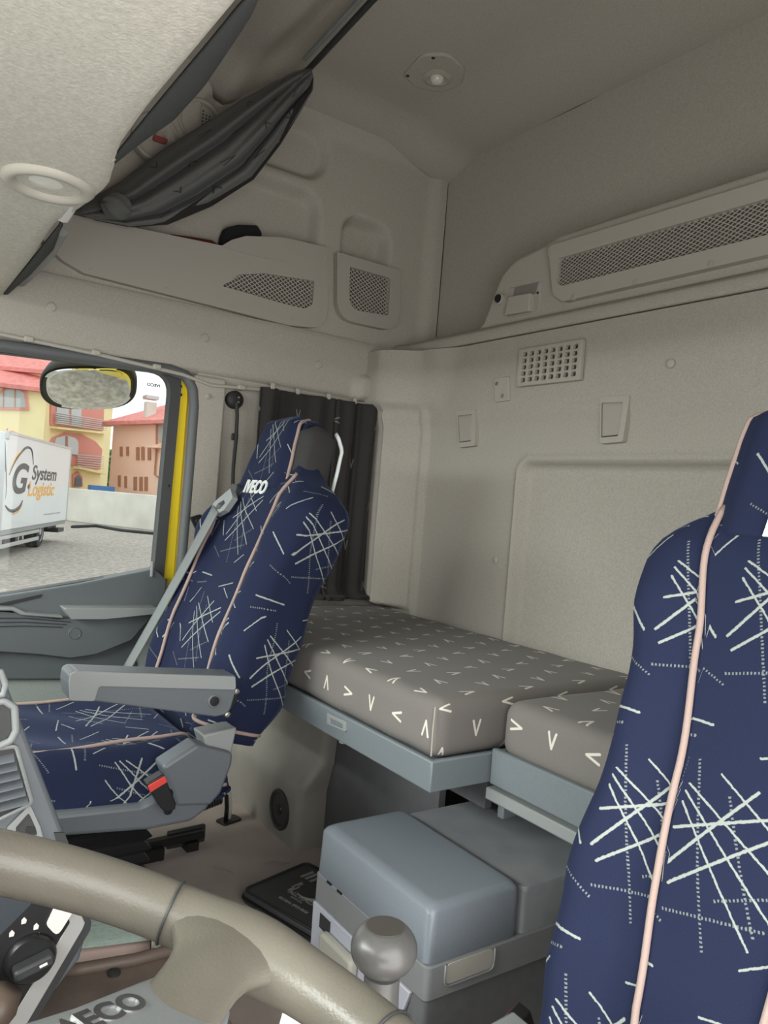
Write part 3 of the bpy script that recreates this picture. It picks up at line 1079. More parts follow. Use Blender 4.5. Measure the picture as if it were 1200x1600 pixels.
# ceiling lamp over the bunk
lc = wp(684, 119, 2, 2.352)
la = thing('ceiling_lamp', 'rounded grey lamp housing with small bulb lens on the ceiling', 'lamp', lc)
fdn = Frame(lc, (1, 0, 0), (0, -1, 0), (0, 0, -1))
ol = [fdn.uv(*q) for q in [(630, 118), (658, 86), (700, 84), (727, 108), (722, 132), (690, 145), (650, 136)]]
MB().prism(round_poly(ol, [.02, .04, .05, .05, .05, .06, .05], 6), fdn, -0.025, 0.002).build('housing', M_LINER, la, bevel=0.004, seg=3)
c0 = fdn.uv(683, 121)
f2 = Frame(fdn.p(c0[0], c0[1], 0.001), fdn.U, fdn.V, fdn.N)
MB().lathe([(0.042, -0.002), (0.042, 0.003), (0.030, 0.007), (0.026, 0.004), (0.020, 0.002)], f2, 28).build('ring', M_LINER, la)
MB().lathe([(0.020, 0.0), (0.019, 0.009), (0.013, 0.016), (0.004, 0.0185), (0.0005, 0.0187)], f2, 24).build('bulb_lens', M_LENS, la, smooth=80)
for q in [(637, 117), (677, 89)]:
    c = fdn.uv(*q)
    MB().lathe([(0.005, 0.0), (0.005, 0.004), (0.001, 0.004)], Frame(fdn.p(*c), fdn.U, fdn.V, fdn.N), 10).build('screw', M_DARK, la)

# ================================================================== things on the rear wall
# net pocket
fm = back(YB - 0.006)
npk = thing('net_pocket', 'long beige pocket frame with black diamond net on the rear wall', 'storage pocket', (0, YB, 1.77))
ou = round_poly([(XL + .02, 1.700), (0.375, 1.697), (0.412, 1.72), (0.441, 1.846), (0.43, 1.852), (XL + .02, 1.846)], [0, .03, .03, .004, .004, 0], 5)
ho = round_poly([(XL + .1, 1.738), (0.385, 1.738), (0.405, 1.752), (0.408, 1.812), (XL + .1, 1.811)], [0, .02, .02, .01, 0], 5)
MB().prism(ou, fm, -0.01, 0.012, holes=[ho]).build('frame', M_TRIM2, npk, bevel=0.004, seg=3)
MB().prism(ho, fm, -0.009, -0.006).build('net_backing', M_NETB, npk)
hc = [(-0.75, 1.738), (0.385, 1.738), (0.405, 1.752), (0.408, 1.812), (-0.75, 1.811)]
net(hc, fm, 0.003, 0.0165, 0.0095, 0.0018, 0.0, M_TRIM2, npk)
for q in [(901, 466), (998, 442), (1116, 414), (864, 397)]:
    c = fm.uv(*q)
    MB().lathe([(0.0075, 0.006), (0.0075, 0.0135), (0.001, 0.0145)], Frame(fm.p(*c), fm.U, fm.V, fm.N), 16).build('fastener_cap', M_TRIM, npk)

# socket and tray in the module
fm2 = back(YB + 0.004)
c = fm2.uv(784, 468)
f2 = Frame(fm2.p(*c), fm2.U, fm2.V, fm2.N)
t = thing('power_socket', 'black round twelve-volt socket beside the small tray on the rear wall', 'socket', fm2.p(*c))
MB().lathe([(0.016, -0.01), (0.016, 0.012), (0.0125, 0.014), (0.0125, 0.006), (0.001, 0.005)], f2, 24).build('collar', M_TRIM2, t)
MB().lathe([(0.0122, 0.0), (0.0122, 0.013), (0.0105, 0.018), (0.007, 0.0185), (0.006, 0.016), (0.001, 0.016)], f2, 24).build('socket_plug', M_BLACK, t)
t = thing('wall_tray', 'small beige ashtray box with an open top slot beside the socket', 'tray', fm2.p(0.53, 1.73))
tr_o = round_poly([fm2.uv(*q) for q in [(797, 450), (846, 440), (843, 486), (836, 490), (793, 497)]], 0.004, 3)
MB().prism(tr_o, fm2, -0.01, 0.003).build('back_plate', M_TRIM, t, bevel=0.002)
fr_o = round_poly([fm2.uv(*q) for q in [(802, 466), (836, 460), (834, 488), (796, 495)]], 0.003, 3)
MB().prism(fr_o, fm2, 0.0, 0.02).build('tray_front', M_TRIM2, t, bevel=0.003)
sl_o = [fm2.uv(*q) for q in [(806, 450), (843, 441), (838, 459), (803, 464)]]
MB().prism(sl_o, fm2, 0.002, 0.0042).build('slot', mat('slot_shadow_grey', (0.24, 0.22, 0.21), 0.7), t)
for q in [(798, 469), (842, 458)]:
    c = fm2.uv(*q)
    MB().lathe([(0.003, 0.002), (0.003, 0.006), (0.001, 0.006)], Frame(fm2.p(*c), fm2.U, fm2.V, fm2.N), 8).build('screw', M_BLACK, t)

# ventilation grille
fv = back(YB - 0.016)
t = thing('ventilation_grille', 'cream rectangular ventilation grille with five rows of square holes', 'vent', fv.p(0.4, 1.54))
a = [fv.uv(*q) for q in [(822, 548), (917, 536), (916, 597), (824, 606)]]
u0, u1 = 0.292, 0.510
v0, v1 = 1.490, 1.590
holes = []
for i in range(8):
    for j in range(5):
        cu = u0 + 0.022 + (u1 - u0 - 0.044) * i / 7
        cv = v0 + 0.016 + (v1 - v0 - 0.032) * j / 4
        holes.append(rrect(cu - 0.0082, cv - 0.0055, cu + 0.0082, cv + 0.0055, 0.003, 2))
MB().prism(rrect(u0, v0, u1, v1, 0.003, 2), fv, -0.002, 0.010, holes=holes).build('grille_plate', M_TRIM2, t, bevel=0.0012, seg=1)
MB().box((u0 + 0.006, v0 + 0.006, -0.004), (u1 - 0.006, v1 - 0.006, -0.001), fv).build('grille_backing', mat('vent_dark', (0.05, 0.047, 0.04), 0.8), t)

# blanking plate with two screws
fv = back(YB - 0.013)
t = thing('blanking_plate', 'small beige plate with two screws left of the ventilation grille', 'cover plate', fv.p(0.59, 1.49))
MB().prism(round_poly([fv.uv(*q) for q in [(772, 591), (796, 588), (797, 626), (774, 629)]], 0.006, 4), fv, -0.012, 0.004).build('plate', M_TRIM2, t, bevel=0.002)
for q in [(778, 600), (787, 619)]:
    c = fv.uv(*q)
    MB().lathe([(0.0055, 0.002), (0.0055, 0.006), (0.003, 0.0065), (0.001, 0.005)], Frame(fv.p(*c), fv.U, fv.V, fv.N), 12).build('screw', M_STEEL, t)

# two fold-out coat hooks
for lab, q4, dz in [('narrow beige fold-out coat hook flap, left one below the blanking plate', [(717, 643), (747, 640), (745, 697), (720, 700)], 0.0),
                    ('beige fold-out coat hook flap, right one below the ventilation grille', [(942, 621), (988, 619), (977, 691), (941, 694)], 0.0)]:
    fv = back(YB - 0.006)
    P = [Vector(fv.uv(*q)) for q in q4]
    cc = sum(P, Vector((0, 0))) / 4
    t = thing('coat_hook', lab, 'coat hook', fv.p(cc.x, cc.y), 'fold-out coat hooks on the rear wall')
    inn = [cc + (p - cc) * 0.74 + Vector((0.006, 0)) for p in P]
    inn2 = [cc + (p - cc) * 0.69 + Vector((0.006, 0)) for p in P]
    MB().prism(round_poly([tuple(p) for p in P], 0.006, 4), fv, -0.02, 0.010, holes=[round_poly([tuple(p) for p in inn], 0.003, 3)]).build('hook_frame', M_TRIM2, t, bevel=0.003)
    MB().prism(round_poly([tuple(p) for p in inn2], 0.003, 3), fv, -0.02, 0.009).build('flap', M_TRIM, t, bevel=0.002)
    mb = MB()
    top = [p for p in inn]
    mb.prism([tuple(p) for p in inn], fv, -0.021, -0.004)
    mb.build('hook_gap', M_DARK, t)

# ------------------------------------------------------------------ corner curtain behind the passenger seat
def cur_fn(a, b):
    y = 0.965 + a * 0.485
    ztop = 1.463 + 0.0 * a
    zb = 0.795 - 0.0 * a
    z = ztop + (zb - ztop) * b
    ph = a * 30 + 2.0 * math.sin(a * 7 + 1) + 1.1 * math.sin(a * 13)
    amp = 0.012 * (0.6 + 0.4 * math.sin(a * 9 + 0.5))
    x = XR - 0.045 + amp * math.sin(ph + 0.6 * math.sin(b * 3)) + 0.006 * math.sin(ph * 2.3 + b * 2)
    y += 0.010 * math.cos(ph) - 0.02 * b * (1 - a) * 0
    # the cloth bunches on the mattress at the foot
    k = sm(0.86, 1.0, b)
    x -= 0.055 * k * (0.7 + 0.3 * math.sin(ph * 0.5))
    z += 0.045 * k * k
    x -= 0.02 * sm(0.85, 1.0, a)
    return Vector((x, y, z))


mb = MB().grid(cur_fn, 150, 70, uvfn=lambda a, b: (a * 0.62, -b * 0.67))
cu = thing('corner_curtain', 'dark charcoal curtain hanging over the rear corner behind the passenger seat', 'curtain', (XR, 1.2, 0.8))
mb.build('cloth', M_CURTAIN, cu, smooth=180, solid=0.003, recalc=False)
for k in range(5):
    q = cur_fn(0.06 + 0.2 * k, 0.0)
    MB().box((q.x - 0.004, q.y - 0.006, q.z - 0.004), (q.x + 0.006, q.y + 0.006, q.z + 0.014)).build('runner', M_TRIM2, cu, bevel=0.002)

# flexible map lamp on the side lining
fl = side(XR - 0.008)
c = fl.uv(365, 625)
t = thing('flexible_map_lamp', 'black flexible stalk lamp on the grey lining behind the door', 'lamp', fl.p(*c))
f2 = Frame(fl.p(*c), fl.U, fl.V, fl.N)
MB().lathe([(0.026, -0.005), (0.026, 0.012), (0.020, 0.02), (0.008, 0.022), (0.001, 0.022)], f2, 28).build('base', M_RUBBER, t, smooth=50)
pts = [fl.p(*fl.uv(*q), 0.03) for q in [(363, 630), (364, 650), (362, 690), (358, 730), (357, 760), (356, 800)]]
MB().tube(pts, 0.0055, 8).build('stalk', M_RUBBER, t)
MB().box((-0.009, -0.012, 0.022), (0.009, 0.008, 0.032), Frame(fl.p(*fl.uv(361, 682)), fl.U, fl.V, fl.N)).build('cable_clip', M_RUBBER, t, bevel=0.002)
for q in (-0.007, 0.007):
    MB().lathe([(0.003, 0.019), (0.003, 0.0235), (0.001, 0.024)], Frame(f2.p(0.006, q), f2.U, f2.V, f2.N), 8).build('screw', M_STEEL, t)

# belt outlet bracket on the door pillar
fl = side(XR - 0.026)
t = thing('belt_pillar_guide', 'black belt guide bracket on the pillar left of the headrest', 'bracket', fl.p(*fl.uv(308, 818)))
MB().prism(round_poly([fl.uv(*q) for q in [(296, 808), (312, 803), (318, 822), (312, 838), (304, 826)]], 0.004, 3), fl, 0.0, 0.012).build('bracket', M_BLACK, t, bevel=0.003)
MB().lathe([(0.006, 0.012), (0.006, 0.016), (0.001, 0.017)], Frame(fl.p(*fl.uv(305, 814)), fl.U, fl.V, fl.N), 12).build('bolt', M_DARK, t)

# ================================================================== bunk
def soft_box(lo, hi, r, nx, ny, nz, uvs=1.0, wrinkle=0.0, sag=0.0, seed=0):
    """rounded, slightly wrinkled cushion as a loft of rounded rectangles; UVs wrap over top and sides in metres"""
    rnd = random.Random(seed)
    ph = [rnd.uniform(0, 6) for _ in range(6)]
    mb = MB()
    mb.uv = {}
    cx, cy, cz = [(lo[i] + hi[i]) / 2 for i in range(3)]
    hx, hy, hz = [(hi[i] - lo[i]) / 2 for i in range(3)]

    def rp(p):
        q = Vector((p[0] - cx, p[1] - cy, p[2] - cz))
        i = Vector((max(-hx + r, min(hx - r, q.x)), max(-hy + r, min(hy - r, q.y)), max(-hz + r, min(hz - r, q.z))))
        d = q - i
        if d.length > 1e-9:
            q = i + d.normalized() * r * min(1.0, max(abs(d.x), abs(d.y), abs(d.z)) / r if r else 1)
            q = i + d.normalized() * r
        wv = wrinkle * (math.sin(q.x * 31 + ph[0] + 2 * math.sin(q.y * 9)) * 0.4 + math.sin(q.y * 23 + ph[1] + q.z * 30) * 0.4 + math.sin(q.x * 60 + q.z * 45 + ph[2]) * 0.25)
        n = d.normalized() if d.length > 1e-9 else Vector((0, 0, 0))
        return Vector((cx, cy, cz)) + q + n * wv

    def cl(k, n, h):
        t = k / n
        # cluster the samples near the edges
        e = 0.5 - 0.5 * math.cos(math.pi * t)
        return -h + 2 * h * (0.55 * e + 0.45 * t)
    faces = [('z+', nx, ny), ('y-', nx, nz), ('y+', nx, nz), ('x-', ny, nz), ('x+', ny, nz), ('z-', nx, ny)]
    for nm, na, nb in faces:
        b0 = len(mb.v)
        vv = []
        for j in range(nb + 1):
            for i in range(na + 1):
                if nm[0] == 'z':
                    p = (cx + cl(i, na, hx), cy + cl(j, nb, hy), hi[2] if nm[1] == '+' else lo[2])
                    t = (p[0], p[1])
                elif nm[0] == 'y':
                    p = (cx + cl(i, na, hx), hi[1] if nm[1] == '+' else lo[1], cz + cl(j, nb, hz))
                    t = (p[0], lo[1] - (hi[2] - p[2]))
                else:
                    p = (hi[0] if nm[1] == '+' else lo[0], cy + cl(i, na, hy), cz + cl(j, nb, hz))
                    t = (lo[0] - (hi[2] - p[2]), p[1])
                vv.append(rp(p))
                mb.uv[b0 + len(vv) - 1] = t
        ff = [(j * (na + 1) + i, j * (na + 1) + i + 1, (j + 1) * (na + 1) + i + 1, (j + 1) * (na + 1) + i) for j in range(nb) for i in range(na)]
        mb.add(vv, ff)
    return mb


def weld(o, dist=0.0004):
    bm = bmesh.new()
    bm.from_mesh(o.data)
    bmesh.ops.remove_doubles(bm, verts=bm.verts, dist=dist)
    bmesh.ops.recalc_face_normals(bm, faces=bm.faces)
    bm.to_mesh(o.data)
    bm.free()
    o.data.polygons.foreach_set('use_smooth', [True] * len(o.data.polygons))


bunk = thing('bunk_base', 'blue-grey bunk frame on dark panels along the rear wall', 'bunk', (0.3, 1.1, ZF))
MB().prism([(0.0, 0.83), (1.10, 0.83), (1.10, 0.842), (0.012, 0.842), (0.012, 1.44), (0.0, 1.44)], flat(0.0), 0.668, 0.722).box((0.013, 0.843, 0.700), (1.10, 1.44, 0.712)).build('bunk_frame', M_FRAME, bunk, bevel=0.003)
MB().box((-1.09, 0.962, 0.668), (-0.004, 0.975, 0.732)).box((-1.09, 0.975, 0.700), (-0.004, 1.44, 0.712)).build('bunk_frame', M_FRAME, bunk, bevel=0.003)
MB().box((-1.09, 0.958, 0.640), (0.0, 1.0, 0.662)).build('support_rail', M_GREYL, bunk, bevel=0.003)
MB().box((-0.022, 0.985, 0.605), (-0.006, 1.02, 0.645)).build('support_leg', M_FRAME, bunk, bevel=0.003)
# latch in the front rail and its stub
fk = back(0.830)
lo_ = [fk.uv(*q) for q in [(513, 1113), (542, 1127), (542, 1143), (513, 1131)]]
MB().prism(round_poly(lo_, 0.003, 3), fk, 0.0, 0.004, holes=[round_poly([fk.uv(*q) for q in [(517, 1121), (538, 1131), (538, 1138), (517, 1129)]], 0.001, 2)]).build('latch', M_GREYL, bunk, bevel=0.001)
q = wp(531, 1145, 1, 0.845)
MB().tube([q + Vector((0, 0.01, 0.01)), q + Vector((0, 0.01, -0.022))], 0.009, 14).build('stub', M_GREYL, bunk, bevel=0.002)
# dark front panel, stepped over the pulled-out cooler
pa = [(0.50, ZF), (0.245, ZF), (0.245, 0.565), (0.105, 0.565), (0.105, 0.66), (0.50, 0.66)]
MB().prism([(1.10, ZF), (0.245, ZF), (0.245, 0.565), (0.105, 0.565), (0.105, 0.70), (1.10, 0.70)], back(1.06), -0.02, 0.0).build('front_panel', M_PANEL, bunk, bevel=0.002)
MB().prism([(0.104, 0.50), (-1.09, 0.50), (-1.09, 0.64), (0.104, 0.64)], back(1.30), -0.02, 0.0).build('fascia', M_PANEL, bunk)
MB().prism([(-0.21, ZF), (-1.09, ZF), (-1.09, 0.64), (-0.21, 0.64)], back(1.06), -0.02, 0.0).build('front_panel', M_PANEL, bunk, bevel=0.002)

# taupe trim at the end of the bunk with the round speaker
tp = thing('bunk_end_trim', 'taupe moulded trim with stepped rounded edge below the bunk', 'trim panel', (0.9, 1.0, ZF))
prof = [(ZF, 0.975), (0.395, 0.975), (0.405, 0.977), (0.465, 1.012), (0.475, 1.016), (0.70, 1.022)]
er = [(ZF, 0.690), (0.395, 0.690), (0.405, 0.687), (0.465, 0.668), (0.475, 0.664), (0.70, 0.648)]
ztab = []
for i in range(len(prof) - 1):
    for k in range(4):
        f = k / 4
        ztab.append((prof[i][0] * (1 - f) + prof[i + 1][0] * f, prof[i][1] * (1 - f) + prof[i + 1][1] * f, er[i][1] * (1 - f) + er[i + 1][1] * f))
ztab.append((prof[-1][0], prof[-1][1], er[-1][1]))
rings = []
for z, y, x in ztab:
    r = 0.022
    rg = [Vector((1.115, y, z))]
    for k in range(7):
        a = math.pi / 2 * k / 6
        rg.append(Vector((x + r - r * math.sin(a), y + r - r * math.cos(a), z)))
    rg += [Vector((x, 1.058, z)), Vector((1.115, 1.058, z))]
    rings.append(rg)
MB().loft(rings).build('moulding', M_TAUPE, tp, smooth=30)
f2 = Frame((0.782, 0.974, 0.325), (1, 0, 0), (0, 0, 1), (0, -1, 0))
t = thing('footwell_speaker', 'round black speaker at the foot of the taupe trim', 'speaker', f2.O)
MB().lathe([(0.052, -0.004), (0.052, 0.004), (0.047, 0.006), (0.044, 0.002)], f2, 36).build('rim', M_DARK, t)
MB().lathe([(0.045, -0.003), (0.045, 0.003), (0.03, 0.001), (0.015, -0.001), (0.013, 0.004), (0.001, 0.005)], f2, 30).build('cone', M_BLACK, t)

o = soft_box((0.014, 0.844, 0.714), (1.07, 1.435, 0.822), 0.028, 70, 40, 12, wrinkle=0.0016, seed=3).build('mattress', M_MATTRESS, smooth=180)
weld(o)
tag(o, 'long grey mattress with white chevrons, jutting out behind the passenger seat', 'mattress', 'bunk mattress sections')
MB().tube([Vector((0.0165, 0.841, 0.725)), Vector((0.0165, 0.8405, 0.77)), Vector((0.022, 0.846, 0.808))], 0.0016, 6).build('corner_seam', mat('seam_thread', (0.35, 0.32, 0.28), 0.8), o)
o = soft_box((-1.08, 0.978, 0.714), (0.0, 1.435, 0.820), 0.030, 70, 30, 12, wrinkle=0.0020, seed=9).build('mattress', M_MATTRESS, smooth=180)
weld(o)
tag(o, 'shorter set-back grey mattress section running behind the driver seat', 'mattress', 'bunk mattress sections')

# ================================================================== seats
TILT = math.radians(16.6)


def make_seat(loc, sgn, label, hk=1.0, hin=(.108, .094, .076, .070, .064, .052), ck=1.0, dz=0.0, low=-0.06, pipe=(.138, .138, .138, .138, .140, .141, .140, .135), tx=0.0, tv=0.526, boff=(0, 0)):
    """loc = hinge line of the backrest; sgn = inboard direction along x"""
    L = Vector(loc)
    root = thing('truck_seat', label, 'seat', (L.x, L.y, ZF), 'pair of navy cab seats')
    fr = Frame(L, (1, 0, 0), (0, math.sin(TILT), math.cos(TILT)), (0, -math.cos(TILT), math.sin(TILT)))

    vs_ = [-.06, .0, .10, .20, .33, .43, .49, .52, .545, .575, .60]
    hw_ = [q * hk for q in [.20, .215, .222, .208, .210, .236, .246, .235, .208, .160, .125]]

    def prof(u, v, hw):
        a = abs(u) / hw
        bol = 0.030 * sm(0.50, 0.80, a) * sm(0.56, 0.40, v) * (1 - 0.55 * sm(0.15, 0.3, v) * sm(0.5, 0.35, v) * 0.3)
        cen = -0.006 * math.cos(a * math.pi / 2) * 0 + 0.012 * math.exp(-((v - 0.16) / 0.10) ** 2) * (1 - a * a)
        edge = -0.040 * sm(0.84, 1.0, a) ** 1.5
        lean = -0.030 * sm(0.50, 0.60, v)
        return bol + cen + edge + lean

    def pipe_u(v):
        return interp([-.03, 0.0, .12, .25, .40, .50, .56, .60], pipe, v)

    rings, uvs = [], []
    NV = 52
    for j in range(NV + 1):
        v = low + (0.605 - low) * j / NV
        hw = interp(vs_, hw_, v)
        th = 0.135 - 0.05 * sm(0.50, 0.60, v) - 0.03 * sm(low + 0.11, low, v)
        pts = []
        n = 36
        fsc = interp([.38, .45, .50, .55], [1.0, .88, .70, .62], v)
        for i in range(n + 1):
            u = hw * math.sin(math.pi / 2 * (2 * i / n - 1) * 0.999) if False else hw * (2 * i / n - 1)
            pts.append((u, prof(u, v, hw)))
        wE = pts[-1][1]
        for k in range(1, 6):
            t = k / 6
            pts.append((hw * (1.0 - 0.05 * t * t), wE + (-th - wE) * t))
        for k in range(9):
            pts.append((hw * 0.93 * (1 - 2 * k / 8), -th - 0.012 * math.sin(math.pi * k / 8)))
        for k in range(5, 0, -1):
            t = k / 6
            pts.append((-hw * (1.0 - 0.05 * t * t), wE + (-th - wE) * t))
        # loose-cover wrinkles
        ring_p, ring_u = [], []
        s = 0
        prev = None
        for (u, w) in pts:
            wr = 0.0035 * math.sin(v * 38 + u * 22 + 1.2 * math.sin(u * 30)) * sm(0.10, 0.20, abs(u)) * sm(0.5, 0.42, v)
            if prev is not None:
                s += math.hypot(u - prev[0], w - prev[1])
            prev = (u, w)
            uf = u * fsc if u * sgn < 0 else u
            ring_p.append(fr.p(uf, v, w + wr))
            ring_u.append([s, v, u, w])
        mid = ring_u[n // 2][0]
        tot = ring_u[-1][0] + 0.01
        pw = pipe_u(v)
        for k, q in enumerate(ring_u):
            du = q[0] - mid
            if k > 45:
                du -= tot
            # panels meet with a jump in the pattern at the piped seams
            q[0] = 0.132 - du + (0.085 if du > pw else (-0.112 if du < -pw else 0))
            q[1] = v + 0.209 + (0.012 if abs(du) > pw else 0)
            del q[2:]
        ring_p = ring_p[46:] + ring_p[:46]
        ring_u = ring_u[46:] + ring_u[:46]
        rings.append(ring_p)
        uvs.append([tuple(q) for q in ring_u])
    bk = MB().loft(rings, uvs=uvs).build('backrest', M_VELOUR, root, smooth=180)

    def on_front(u, v, lift=0.003):
        return fr.p(u, v, prof(u, v, interp(vs_, hw_, v)) + lift)
    # piped seams
    for s in (-1, 1):
        path = []
        for k in range(60):
            v = low + 0.02 + ((0.55 if s == sgn else 0.50) - low) * k / 59
            u = pipe_u(v)
            if s != sgn:
                u *= interp([.38, .45, .50, .55], [1.0, .96, .88, .80], v)
            path.append(on_front(s * u, v, 0.0035))
        MB().tube(path, 0.0042, 8).build('piping', M_PIPE, bk, smooth=180)
    path = [rings[2][k] + fr.N * 0.001 for k in range(0, len(rings[2]))]
    MB().tube(path, 0.004, 8, closed=False).build('hem_piping', M_PIPE, bk, smooth=180)

    # headrest core and its cover
    core, cov, covu = [], [], []
    for j in range(21):
        v = 0.535 + 0.172 * j / 20
        t = j / 20
        hw = interp([0, .3, .7, .88, .96, 1.0], [.136 * ck, .130 * ck, .116 * ck, .106 * ck, .094 * ck, .070 * ck], t)
        top = sm(0.80, 1.0, t)
        w0, w1 = -0.022 - 0.030 * top, -0.118 + 0.03 * top
        rg = []
        for k in range(32):
            a = 2 * math.pi * k / 32
            cs, sn = math.cos(a), math.sin(a)
            e = 0.45
            rg.append(fr.p(hw * abs(cs) ** e * (1 if cs > 0 else -1), v, (w0 + w1) / 2 + (w0 - w1) / 2 * abs(sn) ** e * (1 if sn > 0 else -1)))
        core.append(rg)
    hd = MB().loft(core).build('headrest', M_HEADREST, root, smooth=180)

    def cov_fn(a, b):
        v = 0.53 + 0.190 * b
        t = max(0, min(1, (v - 0.535) / 0.172))
        hw = interp([0, .3, .7, .88, .96, 1.0], [.132, .122, .104, .096, .088, .076], t)
        u = hw * (2 * a - 1)
        if u * sgn > 0:
            u = interp([0, .3, .7, .88, .96, 1.0], hin, t) * (2 * a - 1)
        aa = abs(2 * a - 1)
        w = -0.006 - 0.016 * sm(0.72, 1.0, aa) ** 1.3 - 0.030 * sm(0.84, 1.0, b)
        return fr.p(u, min(v, 0.712 + 0.006 * (1 - aa ** 2)), w)
    MB().grid(cov_fn, 30, 26, uvfn=lambda a, b: (0.115 - (a - 0.5) * 0.28, 0.542 + b * 0.19)).build('headrest_cover', M_VELOUR, hd, smooth=180, solid=0.004, recalc=False)

    def capt_fn(a, b):     # cover flap over the top of the headrest
        u = 0.082 * (2 * a - 1)
        aa = abs(2 * a - 1)
        ang = math.pi * (b * 0.78)
        return fr.p(u * (1 - 0.05 * b), 0.690 + 0.026 * math.sin(ang) - 0.012 * aa ** 4, -0.066 + 0.030 * math.cos(ang) * 1.15)
    MB().grid(capt_fn, 20, 14, uvfn=lambda a, b: (0.115 - (a - 0.5) * 0.2, 0.72 + b * 0.1)).build('headrest_flap', M_VELOUR, hd, smooth=180, solid=0.004, recalc=False)
    for s in (-1, 1):
        MB().tube([cov_fn(0.5 + s * 0.5, b / 24) + fr.N * 0.001 for b in range(25)], 0.0040, 8).build('piping', M_PIPE, hd, smooth=180)
        back_e = [fr.p(s * interp([0.55, 0.60, 0.66, 0.69, 0.70], [.134, .128, .116, .104, .094], v), v, -0.122 + 0.02 * sm(0.66, 0.71, v)) for v in [0.545 + 0.155 * k / 16 for k in range(17)]]
        MB().tube(back_e, 0.006, 8, squash=0.6).build('white_edging', M_WHITECLOTH, hd, smooth=180)
    # embroidered lettering
    ft = Frame(fr.p(-0.001, 0.527, 0.0), fr.U, fr.V, fr.N)
    wl = prof(0, 0.527, 0.22)
    ft.O = fr.p(tx, tv, max(wl, -0.010) + 0.0045)
    ft.U = -ft.U
    text_part('IVECO', 0.043, ft, 'embroidered_lettering', M_WHITECLOTH, bk, depth=0.0014, bold=0.0014, shear=0.10, xs=0.92)

    # cushion
    cr, cuv = [], []
    NY = 40
    CT = 0.655 + dz

    def cush_top(x, yy):
        a = abs(x) / 0.25
        t = yy / -0.49
        z = CT + 0.006 - 0.050 * sm(0.66, 1.02, a) - 0.028 * sm(0.82, 1.0, a) - 0.014 * math.exp(-((t - 0.4) / 0.3) ** 2) * (1 - a * a)
        z -= 0.065 * sm(0.80, 1.02, t) ** 1.4
        z -= 0.03 * sm(0.08, 0.0, t)
        z += 0.003 * math.sin(x * 30 + yy * 22) * sm(0.1, 0.3, t)
        return z
    for j in range(NY + 1):
        t = j / NY
        yy = 0.045 - 0.55 * t
        hw = 0.252 - 0.03 * sm(0.86, 1.0, t) + 0.0 * t
        hw -= 0.03 * sm(0.06, 0, t)
        pts = []
        for i in range(33):
            x = hw * (2 * i / 32 - 1)
            pts.append((x, cush_top(x * 0.25 / hw, yy)))
        zE = pts[-1][1]
        zb = 0.562 + dz
        for k in range(1, 5):
            pts.append((hw * (1 + 0.012 * math.sin(math.pi * k / 5)), zE + (zb - zE) * k / 4))
        for k in range(5):
            pts.append((hw * 0.96 * (1 - 2 * k / 4), zb - 0.004))
        for k in range(4, 0, -1):
            pts.append((-hw * (1 + 0.012 * math.sin(math.pi * k / 5)), zE + (zb - zE) * k / 4))
        ring_p, ring_u = [], []
        s, prev = 0, None
        for (x, z) in pts:
            if prev is not None:
                s += math.hypot(x - prev[0], z - prev[1])
            prev = (x, z)
            ring_p.append(Vector((L.x + x, L.y + yy, z)))
            ring_u.append([s, -yy])
        mid = ring_u[16][0]
        tot = ring_u[-1][0] + 0.02
        for k, q in enumerate(ring_u):
            du = q[0] - mid
            if k > 38:
                du -= tot
            q[0] = 0.17 - du + (0.09 if du > 0.165 else (-0.10 if du < -0.165 else 0))
        ring_p = ring_p[39:] + ring_p[:39]
        ring_u = ring_u[39:] + ring_u[:39]
        cr.append(ring_p)
        cuv.append([tuple(q) for q in ring_u])
    cs_ = MB().loft(cr, uvs=cuv).build('cushion', M_VELOUR, root, smooth=180)
    for s in (-1, 1):
        path = [Vector((L.x + s * (0.160 + 0.012 * sm(0.2, 0.9, k / 39)), L.y - 0.02 - 0.44 * k / 39, cush_top(0.164, -0.02 - 0.44 * k / 39) + 0.002)) for k in range(40)]
        MB().tube(path, 0.0036, 8).build('piping', M_PIPE, cs_, smooth=180)
    path = [Vector((L.x + sgn * 0.254, L.y + 0.02 - 0.50 * k / 39, 0.564 + dz + 0.018 * sm(0.3, 0.0, k / 39))) for k in range(40)]
    MB().tube(path, 0.0038, 8).build('hem_piping', M_PIPE, cs_, smooth=180)

    # plastic pan and hinge cover on the inboard side; y,z outlines taken relative to the hinge line
    def yz(pts):
        out = []
        for q in pts:
            p = wp(q[0], q[1], 0, 0.36)
            out.append((p.y - 0.61, p.z + dz))
        return out
    fsd = Frame((L.x + sgn * 0.262, L.y, 0), (0, 1, 0), (0, 0, 1), (sgn, 0, 0))
    pan = yz([(60, 1275), (220, 1258), (262, 1238), (330, 1240), (327, 1262), (298, 1284), (232, 1297), (60, 1310)])
    MB().prism(round_poly(pan, [0, .02, .01, .01, .02, .03, .02, 0], 4), fsd, -0.50, 0.010).build('seat_pan', M_GREY, root, bevel=0.008, seg=3)
    hc = yz([(250, 1195), (304, 1160), (360, 1174), (358, 1192), (341, 1236), (325, 1254), (274, 1256), (262, 1222)])
    MB().prism(round_poly(hc, .008, 3), fsd, -0.03, 0.022).build('hinge_cover', M_GREY, root, bevel=0.010, seg=3)
    fin = yz([(318, 1150), (372, 1138), (362, 1185), (325, 1172)])
    MB().prism(fin, fsd, -0.05, 0.004).build('hinge_arm', M_GREYL, root, bevel=0.004)
    c = yz([(261, 1266)])[0]
    MB().lathe([(0.007, 0.008), (0.007, 0.013), (0.004, 0.014), (0.004, 0.011), (0.001, 0.011)], Frame(fsd.p(*c), fsd.U, fsd.V, fsd.N), 14).build('bolt', M_DARK, root)
